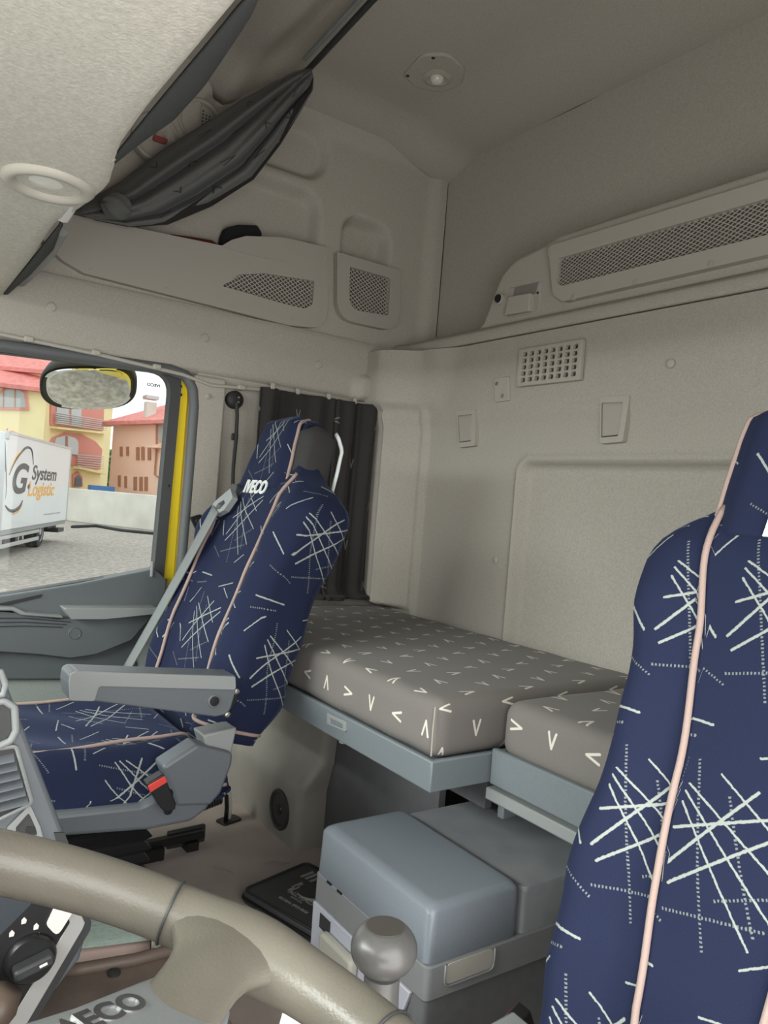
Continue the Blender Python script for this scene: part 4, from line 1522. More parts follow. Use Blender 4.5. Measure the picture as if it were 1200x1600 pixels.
    # buckle
    def shift_b(p):
        return [(a + boff[0], b + boff[1]) for a, b in yz(p)]
    bo = shift_b([(217, 1213), (244, 1197), (263, 1243), (262, 1252), (247, 1256), (240, 1250)])
    bu = MB().prism(round_poly(bo, .003, 3), fsd, 0.026, 0.050).build('buckle', M_BLACK, root, bevel=0.004)
    bo = shift_b([(219, 1215), (245, 1200), (249, 1209), (223, 1225)])
    MB().prism(bo, fsd, 0.0495, 0.0525).build('release_button', M_RED, bu, bevel=0.001)
    MB().tube([fsd.p(c[0] - 0.01 + boff[0], c[1] + 0.045 + boff[1], 0.036), fsd.p(c[0], c[1], 0.014)], 0.008, 8).build('buckle_strap', M_BLACK, bu)
    # suspension below
    for s in (-1, 1):
        MB().box((L.x + s * 0.17 - 0.02, L.y - 0.36, ZF), (L.x + s * 0.17 + 0.02, L.y + 0.06, ZF + 0.03)).build('slide_rail', M_BLACK, root, bevel=0.003)
    mb = MB()
    for k in range(9):
        z0, z1 = ZF + 0.03 + k * 0.025, ZF + 0.03 + (k + 1) * 0.025
        g = 0.012 if k % 2 else 0.0
        rg = lambda e, z: [Vector((L.x + a * (0.12 + e), L.y - 0.20 + b * (0.13 + e), z)) for a, b in ((-1, -1), (1, -1), (1, 1), (-1, 1))]
        mb.loft([rg(-0.012, z0), rg(0.0, (z0 + z1) / 2), rg(-0.012, z1)])
    mb.build('bellows', M_BLACK, root, smooth=0)
    # backrest shell behind
    return root, fr, fsd, yz


pseat, pfr, pfsd, pyz = make_seat((0.63, 0.61, 0.66), -1, 'passenger seat in navy patterned velour with an armrest, beside the door window', low=0.0)
# fold-down armrest with bolts
ar = [pyz([q])[0] for q in [(101, 1064), (103, 1050), (112, 1045), (362, 1052), (363, 1075), (352, 1112), (330, 1116), (146, 1092), (104, 1091)]]
fa = Frame((0.345, 0.61, 0), (0, 1, 0), (0, 0, 1), (-1, 0, 0))
am = MB().prism(round_poly(ar, [.006, .006, .006, .004, .01, .02, .01, .003, .01], 4), fa, -0.052, 0.004).build('armrest', M_GREY, pseat, bevel=0.007, seg=3)
pad = [pyz([q])[0] for q in [(103, 1062), (105, 1049), (113, 1045), (361, 1053), (362, 1074), (150, 1068), (143, 1091), (105, 1090)]]
MB().prism(round_poly(pad, .005, 3), fa, -0.054, 0.007).build('arm_pad', M_GREYL, am, bevel=0.005, seg=3)
c = pyz([(328, 1091)])[0]
MB().lathe([(0.0125, 0.0), (0.0125, 0.006), (0.010, 0.007)], Frame(fa.p(*c), fa.U, fa.V, fa.N), 20).build('knob_ring', M_GREY, am)
MB().lathe([(0.009, 0.0), (0.009, 0.0085), (0.001, 0.009)], Frame(fa.p(*c), fa.U, fa.V, fa.N), 20).build('adjuster', M_BLACK, am)
pl = [pyz([q])[0] for q in [(358, 1070), (374, 1074), (372, 1095), (358, 1118), (346, 1112)]]
MB().prism(round_poly(pl, .004, 3), Frame((0.372, 0.61, 0), (0, 1, 0), (0, 0, 1), (-1, 0, 0)), -0.01, 0.012).build('arm_bracket', M_BLACK, am, bevel=0.003)
for q in [(367, 1079), (353, 1115)]:
    c = pyz([q])[0]
    MB().lathe([(0.0055, 0.036), (0.0055, 0.046), (0.003, 0.047), (0.001, 0.044)], Frame((0.396, 0.61 + c[0], c[1]), (0, 1, 0), (0, 0, 1), (-1, 0, 0)), 12).build('bolt', M_STEEL, am)
# black lever stub behind the far side of the cushion
q = [pyz([a])[0] for a in [(190, 1110), (205, 1098), (250, 1098), (262, 1125), (240, 1135)]]

dseat, dfr, dfsd, dyz = make_seat((-0.57, 0.72, 0.64), 1, 'driver seat in navy patterned velour cut off at the right edge',
                                 dz=-0.19, tv=0.544, low=-0.17, boff=(0.215, 0.02), hk=0.885, hin=(.132, .130, .126, .122, .112, .094), ck=1.08, pipe=(.058, .062, .070, .080, .100, .118, .124, .122))

fl = Frame((-0.325, 0, 0), (0, 1, 0), (0, 0, 1), (1, 0, 0))
MB().prism(round_poly([fl.uv(*q) for q in [(886, 1503), (868, 1518), (846, 1566), (845, 1586), (858, 1592), (874, 1588), (884, 1560), (892, 1540)]], 0.006, 3), fl, -0.03, 0.0).build('side_lever', M_GREYL, dseat, bevel=0.005, seg=3)

# shoulder belt of the passenger seat
bt = thing('shoulder_belt', 'grey seat belt running down the window side of the passenger seat', 'seat belt', (0.85, 0.7, 0.9))
A, B = wplane(337, 795, pfr.p(0, 0, 0.028), pfr.N), wplane(196, 1048, pfr.p(0, 0, 0.044), pfr.N)
pth = [A.lerp(B, k / 20) + Vector((0, -0.01 * math.sin(math.pi * k / 20), 0)) for k in range(21)]
mb = MB()


def belt_fn(a, b):
    p = A.lerp(B, b) + Vector((0.0, 0.0, -0.004 * math.sin(math.pi * b)))
    return p + pfr.N.cross(B - A).normalized() * 0.046 * (a - 0.5)


mb.grid(belt_fn, 4, 24)
mb.build('webbing', M_BELT, bt, smooth=180, solid=0.003, recalc=False)
bp = pfr.O
PB = pfr.p(0, 0, 0.022)
gl = [wplane(q[0], q[1], PB, pfr.N) for q in [(329, 802), (336, 786), (362, 764), (366, 778), (352, 798), (338, 806)]]
fg = Frame(gl[0], pfr.U, pfr.V, pfr.N)
ol = [((p - fg.O).dot(fg.U), (p - fg.O).dot(fg.V)) for p in gl]
hl = [wplane(q[0], q[1], PB, pfr.N) for q in [(337, 797), (342, 788), (352, 782), (354, 787), (346, 796)]]
ol2 = [((p - fg.O).dot(fg.U), (p - fg.O).dot(fg.V)) for p in hl]
MB().prism(round_poly(ol, .004, 3), fg, -0.010, 0.004, holes=[round_poly(ol2, .002, 2)]).build('belt_guide', M_GREYL, bt, bevel=0.003)
MB().prism(round_poly([((p - fg.O).dot(fg.U), (p - fg.O).dot(fg.V)) for p in [wplane(q[0], q[1], PB, pfr.N) for q in [(331, 792), (340, 772), (356, 752), (364, 754), (360, 768)]]], .006, 3),
           Frame(fg.O - fg.N * 0.012, fg.U, fg.V, fg.N), -0.03, 0.0).build('guide_housing', M_DARK, bt, bevel=0.004)

# floor rail lever under the passenger seat
lv = thing('seat_slide_lever', 'black flat lever bracket on the floor under the passenger seat', 'lever', (0.8, 0.72, ZF))
a, b = wp(205, 1325, 2, ZF + 0.035), wp(318, 1300, 2, ZF + 0.035)
d = (b - a).normalized()
fq = Frame(a, d, Vector((0, 0, 1)).cross(d), (0, 0, 1))
MB().box((-0.05, -0.012, -0.012), ((b - a).length, 0.012, 0.008), fq).build('lever_bar', M_BLACK, lv, bevel=0.003)
MB().box(((b - a).length - 0.09, -0.02, -0.03), ((b - a).length + 0.01, -0.008, 0.014), fq).build('lever_end', M_DARK, lv, bevel=0.003)
MB().box(((b - a).length - 0.05, -0.03, -0.034), ((b - a).length - 0.02, 0.02, -0.012), fq).build('foot', M_BLACK, lv)
# coil hose into the floor
co = thing('coiled_air_hose', 'coiled dark hose with white end running into the floor behind the seat', 'hose', (0.95, 0.9, ZF))
p0, p1 = wp(316, 1257, 0, 0.93), wp(345, 1246, 0, 0.93)
ax = (p1 - p0)
fq = Frame(p0, Vector((1, 0, 0)), ax.normalized().cross(Vector((1, 0, 0))), ax)
pts = []
for k in range(141):
    t = k / 140
    a = t * 2 * math.pi * 7
    pts.append(fq.p(0.014 * math.cos(a), 0.014 * math.sin(a), t * ax.length))
MB().tube(pts, 0.0035, 6).build('coil', M_DARK, co, smooth=180)
e = fq.p(0, 0, ax.length)
pts = [e, e + Vector((0, 0.010, 0.014)), e + Vector((0.0, 0.026, 0.004)), e + Vector((0.0, 0.030, -0.03)), Vector((e.x, e.y + 0.030, ZF + 0.003))]
MB().tube(pts, 0.0055, 8).build('hose_end', mat('off_white_hose', (0.62, 0.60, 0.55), 0.5), co, smooth=180)
MB().tube([q + Vector((-0.004, -0.012, 0.0)) for q in pts], 0.006, 8).build('hose', M_BLACK, co, smooth=180)
q = pts[-1]
MB().prism(rrect(-0.035, -0.02, 0.03, 0.022, 0.012), flat(ZF).__class__((q.x, q.y, ZF), (0.3, 1, 0), (-1, 0.3, 0), (0, 0, 1)), 0.0, 0.006).build('grommet', M_BLACK, co, bevel=0.002)

# ================================================================== cooler box between the seats
ck = thing('cooler_box', 'grey pull-out cooler box with a smooth lid between the seats', 'cooler', (0.02, 1.0, ZF))
X0, X1, Y0, Y1, ZT = -0.137, 0.189, 0.735, 0.925, 0.560
rg = []
for z, e, ff in [(ZT - 0.092, -0.004, 0), (ZT - 0.085, 0.0, 0), (ZT - 0.012, 0.0, 0.006), (ZT - 0.006, -0.003, 0.008), (ZT - 0.001, -0.010, 0.012), (ZT, -0.016, 0.016)]:
    o4 = rrect(X0 - e, Y0 - e + ff, X1 + e, Y1, 0.016, 5)
    o4 = rrect(X0 - e, Y0 - e + ff * 0.5, X1 + e, Y1 + e, 0.016, 5)
    rg.append([Vector((a, b, z)) for a, b in o4])
MB().loft(rg).build('lid', M_COOLER, ck, smooth=35)
rg = []
for z, e in [(0.418, -0.002), (0.422, 0.001), (0.470, 0.001), (0.472, -0.001)]:
    rg.append([Vector((a, b, z)) for a, b in rrect(X0 - e - 0.003, Y0 - e + 0.002, X1 + e + 0.003, 1.28, 0.012, 5)])
MB().loft(rg).build('rim', M_COOLERR, ck, smooth=35)
rg = []
for z, e in [(ZF, 0.014), (0.41, 0.004), (0.419, 0.004)]:
    rg.append([Vector((a, b, z)) for a, b in rrect(X0 + e, Y0 + e + 0.002, X1 - e, 1.28, 0.012, 5)])
MB().loft(rg).build('body', M_COOLERB, ck, smooth=35)
rg = []
for z, e in [(0.470, 0.0), (0.540, 0.0), (0.546, 0.004)]:
    rg.append([Vector((a, b, z)) for a, b in rrect(X0 + e, Y1 + 0.004 + e, X1 - e, 1.28, 0.012, 5)])
MB().loft(rg).build('tank_cover', M_DUST, ck, smooth=35)
ffr = back(Y0 + 0.003)
MB().prism([(X0 + 0.09, ZF + 0.01), (X1 - 0.004, ZF + 0.01), (X1 + 0.001, 0.418), (X0 + 0.03, 0.418)], ffr, -0.004, 0.004).build('front_panel', M_COOLERL, ck, bevel=0.002)
# latch handle in the front
MB().prism(round_poly([(0.03, 0.30), (0.125, 0.30), (0.135, 0.395), (0.03, 0.395)], 0.01, 3), ffr, 0.004, 0.022).build('handle', M_LATCH, ck, bevel=0.006, seg=3)
MB().prism([(0.125, 0.385), (0.16, 0.385), (0.16, 0.410), (0.125, 0.410)], ffr, 0.004, 0.0055).build('handle_recess', M_DARK, ck)
for x in (0.10, 0.135):
    MB().box((x, 0.470, 0.0), (x + 0.014, 0.4735, 0.004), ffr).build('hinge_slot', M_BLACK, ck)
# side grip let into the rim
fx = Frame((X0 - 0.004, 0, 0), (0, 1, 0), (0, 0, 1), (-1, 0, 0))
MB().prism(round_poly([(0.772, 0.438), (0.868, 0.438), (0.868, 0.470), (0.772, 0.470)], 0.01, 4), fx, 0.0, 0.0015).build('grip_recess', M_LATCH, ck, bevel=0.0008)
MB().tube([fx.p(u, v, 0.002) for u, v in round_poly([(0.770, 0.470), (0.770, 0.436), (0.870, 0.436), (0.870, 0.470)], [0, .012, .012, 0], 4)], 0.002, 8).build('grip_edge', M_COOLERR, ck, smooth=180)

# ================================================================== floor items
# black zip case
fz = Frame((0, 0, ZF + 0.03), (1, 0, 0), (0, 1, 0), (0, 0, 1))
bg_o = [fz.uv(*q) for q in [(376, 1388), (492, 1362), (560, 1400), (505, 1465), (480, 1450)]]
q0, q1, q2 = Vector(fz.uv(377, 1390)), Vector(fz.uv(505, 1466)), Vector(fz.uv(482, 1352))
uu = (q1 - q0)
vv_ = (q2 - q0)
zc = thing('zip_case', 'black zipped document case with pale printing lying on the floor beside the cooler', 'case', (q0.x, q0.y, ZF))
e1 = uu.normalized()
e2 = Vector((-e1.y, e1.x))
if e2.dot(vv_) < 0:
    e2 = -e2
L1, L2 = uu.length * 0.98, 0.20
fcz = Frame((q0.x, q0.y, ZF), (e1.x, e1.y, 0), (e2.x, e2.y, 0), (0, 0, 1))
MB().prism(rrect(0, 0, L1, L2, 0.018, 5), fcz, 0.001, 0.030).build('case_body', M_LEATHER, zc, bevel=0.008, seg=3)
MB().tube([fcz.p(a, b, 0.016) for a, b in rrect(-0.001, -0.001, L1 + 0.001, L2 + 0.001, 0.018, 5)], 0.0035, 8, closed=True).build('zip', M_BLACK, zc, smooth=180)
MB().tube([fcz.p(a, b, 0.031) for a, b in rrect(0.004, 0.004, L1 - 0.004, L2 - 0.004, 0.016, 5)], 0.0028, 8, closed=True).build('edge_piping', M_DARK, zc, smooth=180)
MB().box((0.06, -0.010, 0.010), (0.085, -0.002, 0.016), fcz).build('zip_pull', M_STEEL, zc, bevel=0.002)
e1r = Vector((fcz.U.x, fcz.U.y, 0))


def txt_at(px, py, s, size, **k):
    c = fcz.uv(px, py, 0.0305)
    f = Frame(fcz.p(c[0], c[1], 0.0308), fcz.U, fcz.V, fcz.N)
    text_part(s, size, f, 'printed_lettering', M_PRINT, zc, depth=0.0003, **k)


txt_at(474, 1405, 'ALL BLACKS', 0.016, bold=0.0006)
txt_at(463, 1406, 'OFFICIAL', 0.009)
txt_at(458, 1414, 'GLOBAL SPONSOR', 0.0105, bold=0.0003)
mb = MB()
for (px, py) in [(480, 1366), (487, 1369), (494, 1373)]:
    c = fcz.uv(px, py, 0.0305)
    f = Frame(fcz.p(c[0], c[1], 0.0306), fcz.U, fcz.V, fcz.N)
    mb.prism([(-0.004, -0.02), (0.004, -0.02), (0.007, 0.016), (-0.002, 0.02)], f, 0, 0.0006)
for (px, py) in [(459, 1388), (465, 1383)]:
    c = fcz.uv(px, py, 0.0305)
    f = Frame(fcz.p(c[0], c[1], 0.0306), fcz.U, fcz.V, fcz.N)
    mb.prism([(-0.004, -0.016), (0.005, -0.014), (0.007, 0.012), (-0.004, 0.016)], f, 0, 0.0006)
mb.build('printed_mark', M_PRINT, zc)
mb = MB()
c = fcz.uv(488, 1396, 0.0305)
f = Frame(fcz.p(c[0], c[1], 0.0308), fcz.U, fcz.V, fcz.N)
pts = [f.p(0.035 * math.cos(a), 0.03 * math.sin(a)) for a in [math.radians(k) for k in range(-140, 60, 10)]]
mb.tube(pts, [0.001 + 0.004 * math.sin(math.pi * k / 19) for k in range(20)], 6, squash=0.15)
mb.build('printed_mark', M_PRINT, zc)

# dry straws on the mat
for pts, lab in [([(412, 1350), (425, 1346), (452, 1349)], 'dry pale twig on the dark floor in front of the taupe trim'),
                 ([(335, 1354), (352, 1359), (366, 1364)], 'short dry straw on the floor right of the seat lever')]:
    o = MB().tube([wp(a, b, 2, ZF + 0.003) for a, b in pts], 0.0017, 6).build('twig', mat('dry_straw', (0.30, 0.26, 0.2), 0.8))
    tag(o, lab, 'twig')
# low tray on the tunnel between the dashboard and the cooler
ZT2 = 0.385
mt = thing('centre_tray', 'brown moulded floor tray with a raised lip beside the passenger seat, seen through the wheel', 'tray', (0.2, 0.35, ZF))
fz = flat(ZT2)
MB().box((-0.14, 0.12, ZF), (0.335, 0.50, ZT2)).build('tray_body', mat('brown_mat', (0.20, 0.155, 0.13), 0.7, noise=0.2, nscale=20), mt, bevel=0.01)
MB().tube([wp(100, 1517, 2, ZT2 + 0.006), wp(128, 1514, 2, ZT2 + 0.006), wp(210, 1500, 2, ZT2 + 0.006), wp(280, 1482, 2, ZT2 + 0.006), wp(308, 1466, 2, ZT2 + 0.006), wp(318, 1445, 2, ZT2 + 0.006), wp(300, 1410, 2, ZT2 + 0.006)], 0.010, 8).build('lip', mat('brown_lip', (0.16, 0.12, 0.10), 0.5), mt, smooth=180)
MB().lathe([(0.010, 0.0), (0.010, 0.004), (0.005, 0.007), (0.001, 0.007)], Frame(wp(178, 1522, 2, ZT2), (1, 0, 0), (0, 1, 0), (0, 0, 1)), 16).build('stud', M_DARK, mt)
# printed sheet and clear film on the floor


def sheet_mat():
    m, nt, p = new_mat('faded_print')
    tc = N(nt, 'ShaderNodeTexCoord')
    mp = N(nt, 'ShaderNodeMapping')
    mp.inputs['Scale'].default_value = (6, 30, 1)
    nt.links.new(tc.outputs['UV'], mp.inputs['Vector'])
    nz = N(nt, 'ShaderNodeTexNoise')
    nz.inputs['Scale'].default_value = 2.2
    nz.inputs['Detail'].default_value = 4
    nt.links.new(mp.outputs[0], nz.inputs['Vector'])
    cr = N(nt, 'ShaderNodeValToRGB')
    e = cr.color_ramp.elements
    e[0].position, e[0].color = 0.30, (0.12, 0.22, 0.22, 1)
    e[1].position, e[1].color = 0.72, (0.50, 0.32, 0.22, 1)
    n1 = cr.color_ramp.elements.new(0.48)
    n1.color = (0.38, 0.45, 0.45, 1)
    n2 = cr.color_ramp.elements.new(0.60)
    n2.color = (0.30, 0.38, 0.26, 1)
    nt.links.new(nz.outputs['Fac'], cr.inputs[0])
    nt.links.new(cr.outputs[0], p.inputs['Base Color'])
    p.inputs['Roughness'].default_value = 0.35
    return m


zs = ZT2 + 0.004
cs4 = [wp(120, 1372, 2, zs), wp(236, 1450, 2, zs), wp(234, 1494, 2, zs), wp(118, 1515, 2, zs)]
pg = thing('leaflet', 'faded printed leaflet with a pink border lying in the brown tray behind the wheel', 'leaflet', (cs4[0].x, cs4[0].y, ZT2))
Pa, Pb, Pc, Pd = wp(60, 1400, 2, zs), wp(232, 1395, 2, zs), wp(234, 1470, 2, zs), wp(60, 1492, 2, zs)
MB().grid(lambda a, b: (Pd.lerp(Pc, a)).lerp(Pa.lerp(Pb, a), b), 8, 8, uvfn=lambda a, b: (a, b)).build('printed_area', sheet_mat(), pg, solid=0.002, recalc=False)
Pe, Pf = wp(234, 1494, 2, zs), wp(60, 1525, 2, zs)
MB().grid(lambda a, b: (Pf.lerp(Pe, a)).lerp(Pd.lerp(Pc, a), b), 4, 4).build('border', mat('pink_border', (0.62, 0.47, 0.43), 0.4), pg, solid=0.002, recalc=False)
mb = MB()
Q = [wp(236, 1400, 2, zs), wp(330, 1400, 2, zs), wp(318, 1470, 2, zs), wp(236, 1492, 2, zs)]


def film_fn(a, b):
    p = (Q[3].lerp(Q[2], a)).lerp(Q[0].lerp(Q[1], a), b)
    p.z += 0.002 + 0.010 * abs(math.sin(a * 9 + 4 * b)) * abs(math.sin(b * 7 + a * 3)) + 0.006 * abs(math.sin(a * 23 - b * 17))
    return p


mb.grid(film_fn, 40, 40)
fm_, nt_, p_ = new_mat('clear_film')
p_.inputs['Base Color'].default_value = (0.55, 0.55, 0.52, 1)
p_.inputs['Roughness'].default_value = 0.12
p_.inputs['Alpha'].default_value = 0.45
p_.inputs['Specular IOR Level'].default_value = 1.0
o = mb.build('plastic_film', fm_, smooth=180, solid=0.0006, recalc=False)
tag(o, 'crumpled clear plastic film in the brown tray right of the leaflet', 'plastic film')

# ================================================================== dashboard console
ds = thing('dashboard', 'grey dashboard with a centre console of vents and heater dial facing the driver', 'dashboard', (0.1, 0.0, ZF))
fc = Frame((0.0, 0, 0), (0, 1, 0), (0, 0, 1), (-1, 0, 0))


def cuv(*pts):
    return [fc.uv(*q) for q in pts]


body = cuv((-300, 900), (-60, 985), (0, 1040), (14, 1078), (100, 1300), (142, 1440), (125, 1500), (40, 1610), (-60, 1740), (-300, 1800))
MB().prism(round_poly(body, [0, .03, .02, .02, 0, .012, .01, 0, 0, 0], 4), fc, -0.26, 0.0).build('console_body', M_GREY, ds, bevel=0.006, seg=3)
MB().box((-1.08, -0.78, 0.45), (1.08, -0.20, 0.82)).build('dash_body', M_GREY, ds, bevel=0.06, seg=4)
# silver strip beside the climate panel
st = cuv((96, 1395), (110, 1392), (132, 1440), (128, 1450), (10, 1650), (-20, 1650), (108, 1440))
MB().prism(st, fc, 0.0, 0.004).build('silver_strip', mat('silver_strip', (0.36, 0.36, 0.35), 0.4), ds, bevel=0.001)
ed = cuv((100, 1300), (112, 1330), (142, 1440), (140, 1452), (20, 1652), (0, 1652), (128, 1446), (84, 1300))
MB().prism(ed, fc, 0.0, 0.003).build('dark_edge', M_DARK, ds)
cp = cuv((60, 1400), (95, 1402), (112, 1440), (-40, 1690), (-120, 1690), (-60, 1520))
MB().prism(cp, fc, 0.0, 0.003).build('climate_panel', M_BLACK, ds)
MB().prism(round_poly(cuv((71, 1442), (97, 1386), (112, 1422), (88, 1460)), [.006, .006, .004, .006], 3), fc, 0.003, 0.006).build('white_label', M_PAPER, ds)
c = fc.uv(46, 1494)
kf = Frame(fc.p(c[0], c[1], 0.003), fc.U, fc.V, fc.N)
kn = MB().lathe([(0.030, 0.0), (0.030, 0.006), (0.027, 0.010), (0.001, 0.010)], kf, 32).build('heater_dial', M_BLACK, ds)
MB().prism(round_poly([(-0.022, -0.007), (0.024, -0.007), (0.024, 0.007), (-0.022, 0.007)], .005, 3), Frame(kf.O, Vector((0, 0.9, 0.25)), Vector((0, -0.25, 0.9)), kf.N), 0.008, 0.028).build('dial_grip', M_DARK, kn, bevel=0.003)
MB().prism([(0.006, -0.0015), (0.015, -0.0015), (0.015, 0.0015), (0.006, 0.0015)], Frame(kf.O, Vector((0, 0.9, 0.25)), Vector((0, -0.25, 0.9)), kf.N), 0.0275, 0.0288).build('dial_pointer', M_PAPER, kn)
for (px, py) in [(37, 1436), (18, 1456), (20, 1515), (35, 1530), (66, 1467), (60, 1460), (56, 1445)]:
    c = fc.uv(px, py)
    f = Frame(fc.p(c[0], c[1], 0.003), fc.U, fc.V, fc.N)
    MB().prism([(-0.003, -0.004), (0.002, -0.004), (0.003, 0.0), (0.0, 0.004), (-0.003, 0.001)], f, 0, 0.0008).build('dial_symbol', M_PAPER, kn)
# display and vents above
MB().prism(round_poly(cuv((-60, 1405), (60, 1368), (60, 1395), (-60, 1560)), .004, 3), fc, 0.0, 0.002).build('screen', mat('dark_screen', (0.05, 0.06, 0.07), 0.3), ds)
MB().prism(round_poly(cuv((40, 1290), (62, 1292), (66, 1300), (40, 1303)), .003, 3), fc, 0.0, 0.002).build('slot', M_BLACK, ds)
MB().prism(round_poly(cuv((10, 1292), (46, 1255), (62, 1290), (68, 1312), (20, 1330)), .003, 3), fc, 0.001, 0.004, holes=[round_poly(cuv((24, 1291), (44, 1268), (55, 1292), (58, 1304), (24, 1310)), .002, 3)]).build('tray_frame', M_GREYL, ds, bevel=0.001)
MB().prism(cuv((24, 1291), (44, 1268), (55, 1292), (58, 1304), (24, 1310)), fc, 0.0, 0.0012).build('tray_floor', M_DARK, ds)
for (a, b, c_) in [((-40, 1160), (26, 1165), 0)]:
    vo = cuv((-80, 1185), (22, 1168), (46, 1252), (-60, 1300))
    MB().prism(vo, fc, 0.0, 0.001).build('vent_recess', M_BLACK, ds)
    for k in range(6):
        t = k / 5
        p0, p1 = fc.uv(-80, 1196 + 78 * t), fc.uv(21 + 22 * t, 1176 + 66 * t)
        mbq = MB()
        qa, qb = fc.p(*p0, 0.0), fc.p(*p1, 0.0)
        mbq.add([qa, qb, qb + Vector((-0.010, 0, -0.006)), qa + Vector((-0.010, 0, -0.006)), qa + Vector((0, 0, -0.002)), qb + Vector((0, 0, -0.002)), qb + Vector((-0.010, 0, -0.008)), qa + Vector((-0.010, 0, -0.008))],
                [(0, 1, 2, 3), (7, 6, 5, 4), (0, 4, 5, 1), (1, 5, 6, 2), (2, 6, 7, 3), (3, 7, 4, 0)])
        mbq.build('vent_slat', M_GREY, ds)
    MB().tube([fc.p(*q, 0.004) for q in round_poly(cuv((-80, 1180), (24, 1164), (49, 1253), (-60, 1306)), .006, 3)], 0.0025, 6, closed=True).build('vent_frame', M_GREYL, ds)
MB().tube([fc.p(*q, 0.004) for q in round_poly(cuv((-40, 1100), (6, 1094), (22, 1104), (24, 1140), (16, 1156), (-40, 1180)), .008, 4)], 0.0045, 8, closed=True).build('switch_frame', M_GREYL, ds, smooth=180)
MB().prism(round_poly(cuv((-40, 1104), (6, 1099), (18, 1108), (20, 1138), (12, 1150), (-40, 1172)), .008, 4), fc, 0.0, 0.002).build('switch_panel', M_DARK, ds)
MB().tube([fc.p(*fc.uv(*q), 0.004) for q in [(-20, 1046), (0, 1048), (8, 1068), (4, 1084), (-20, 1088)]], 0.004, 8).build('switch_frame', M_GREYL, ds, smooth=180)
# brown handset clipped low on the console
MB().tube([wp(-40, 1620, 0, -0.05), wp(0, 1570, 0, -0.05), wp(14, 1545, 0, -0.05)], [0.022, 0.022, 0.016], 16).build('handset', mat('brown_handset', (0.10, 0.072, 0.055), 0.45), ds, smooth=180)

# ================================================================== steering wheel
WC = Vector((-0.665, 0.075, 0.892))
th = math.radians(20)
fw = Frame(WC, (1, 0, 0), (0, math.cos(th), -math.sin(th)), (0, math.sin(th), math.cos(th)))
sw = thing('steering_wheel', 'brown leather steering wheel with grey hub and chrome lettering in the foreground', 'steering wheel', WC)
R = 0.238
mb = MB()
rp = []
rr_ = []
for k in range(128):
    a = 2 * math.pi * k / 128
    g = 0.0
    rp.append(fw.p(R * math.cos(a), R * math.sin(a)))
    deg = math.degrees(a)
    gg = max(math.exp(-((deg - 52) / 9) ** 2), math.exp(-((deg - 308) / 9) ** 2), math.exp(-((deg - 128) / 9) ** 2), math.exp(-((deg - 232) / 9) ** 2))
    rr_.append(0.0205 + 0.004 * gg)
rim = mb.tube(rp, rr_, 20, closed=True, squash=1.0).build('rim', M_WHEEL, sw, smooth=180)
for deg in (36, 80):
    a = math.radians(deg)
    q = fw.p(R * math.cos(a), R * math.sin(a))
    t = fw.p(R * math.cos(a + .1), R * math.sin(a + .1)) - q
    rad = (q - WC).normalized()
    cc = [q + (rad * math.cos(b) + fw.N * math.sin(b)) * 0.0214 for b in [2 * math.pi * k / 20 for k in range(20)]]
    MB().tube(cc, 0.0011, 6, closed=True).build('leather_seam', M_DARK, rim, smooth=180)
# spokes: two broad arms on each side
for sx in (1, -1):
    for sy in (1, -1):
        rgs = []
        for k in range(15):
            t = k / 14
            r = 0.10 + (R - 0.10) * t
            ac = math.radians(50 - 2 * t)
            w = 0.034 - 0.008 * math.sin(math.pi * t) + 0.022 * sm(0.66, 1.0, t)
            h = 0.011 + 0.004 * t
            drop = -0.034 + 0.036 * sm(0.0, 1.0, t)
            cdir = Vector((math.cos(ac) * sx, math.sin(ac) * sy))
            tdir = Vector((-cdir.y, cdir.x))
            rg = []
            for j in range(20):
                b = 2 * math.pi * j / 20
                p2 = cdir * r + tdir * (w * math.cos(b))
                rg.append(fw.p(p2.x, p2.y, drop + h * math.sin(b)))
            rgs.append(rg)
        MB().loft(rgs).build('spoke', M_WHEEL, sw, smooth=180)
# hub pad with four short arms
Q = [(0.083, 0.0), (0.087, 0.021), (0.106, 0.057), (0.12, 0.079), (0.139, 0.109), (0.155, 0.136), (0.146, 0.160), (0.118, 0.168), (0.092, 0.150), (0.062, 0.124), (0.03, 0.112)]
hub = Q + [(-u, v) for u, v in Q[::-1]] + [(-u, -v) for u, v in Q[1:]] + [(u, -v) for u, v in Q[1:][::-1]]
hub = round_poly(hub, 0.012, 3)
rg = []
for n, e in [(-0.075, 0.90), (-0.045, 0.985), (-0.032, 1.0), (-0.024, 0.985), (-0.019, 0.95), (-0.015, 0.86), (-0.013, 0.70), (-0.012, 0.4), (-0.0115, 0.02)]:
    rg.append([fw.p(u * e, v * e, n) for u, v in hub])
MB().loft(rg).build('hub_pad', M_HUB, sw, smooth=180)
MB().lathe([(0.05, -0.25), (0.06, -0.05)], fw, 24).build('column', M_DARK, sw)
hp = wplane(152, 1590, fw.p(0, 0, -0.014), fw.N)
hu = (wplane(205, 1568, fw.p(0, 0, -0.014), fw.N) - hp).normalized()
tf = Frame(hp, hu, fw.N.cross(hu), fw.N)
text_part('IVECO', 0.020, tf, 'chrome_lettering', M_CHROME, sw, depth=0.002, bold=0.0008, xs=1.3)

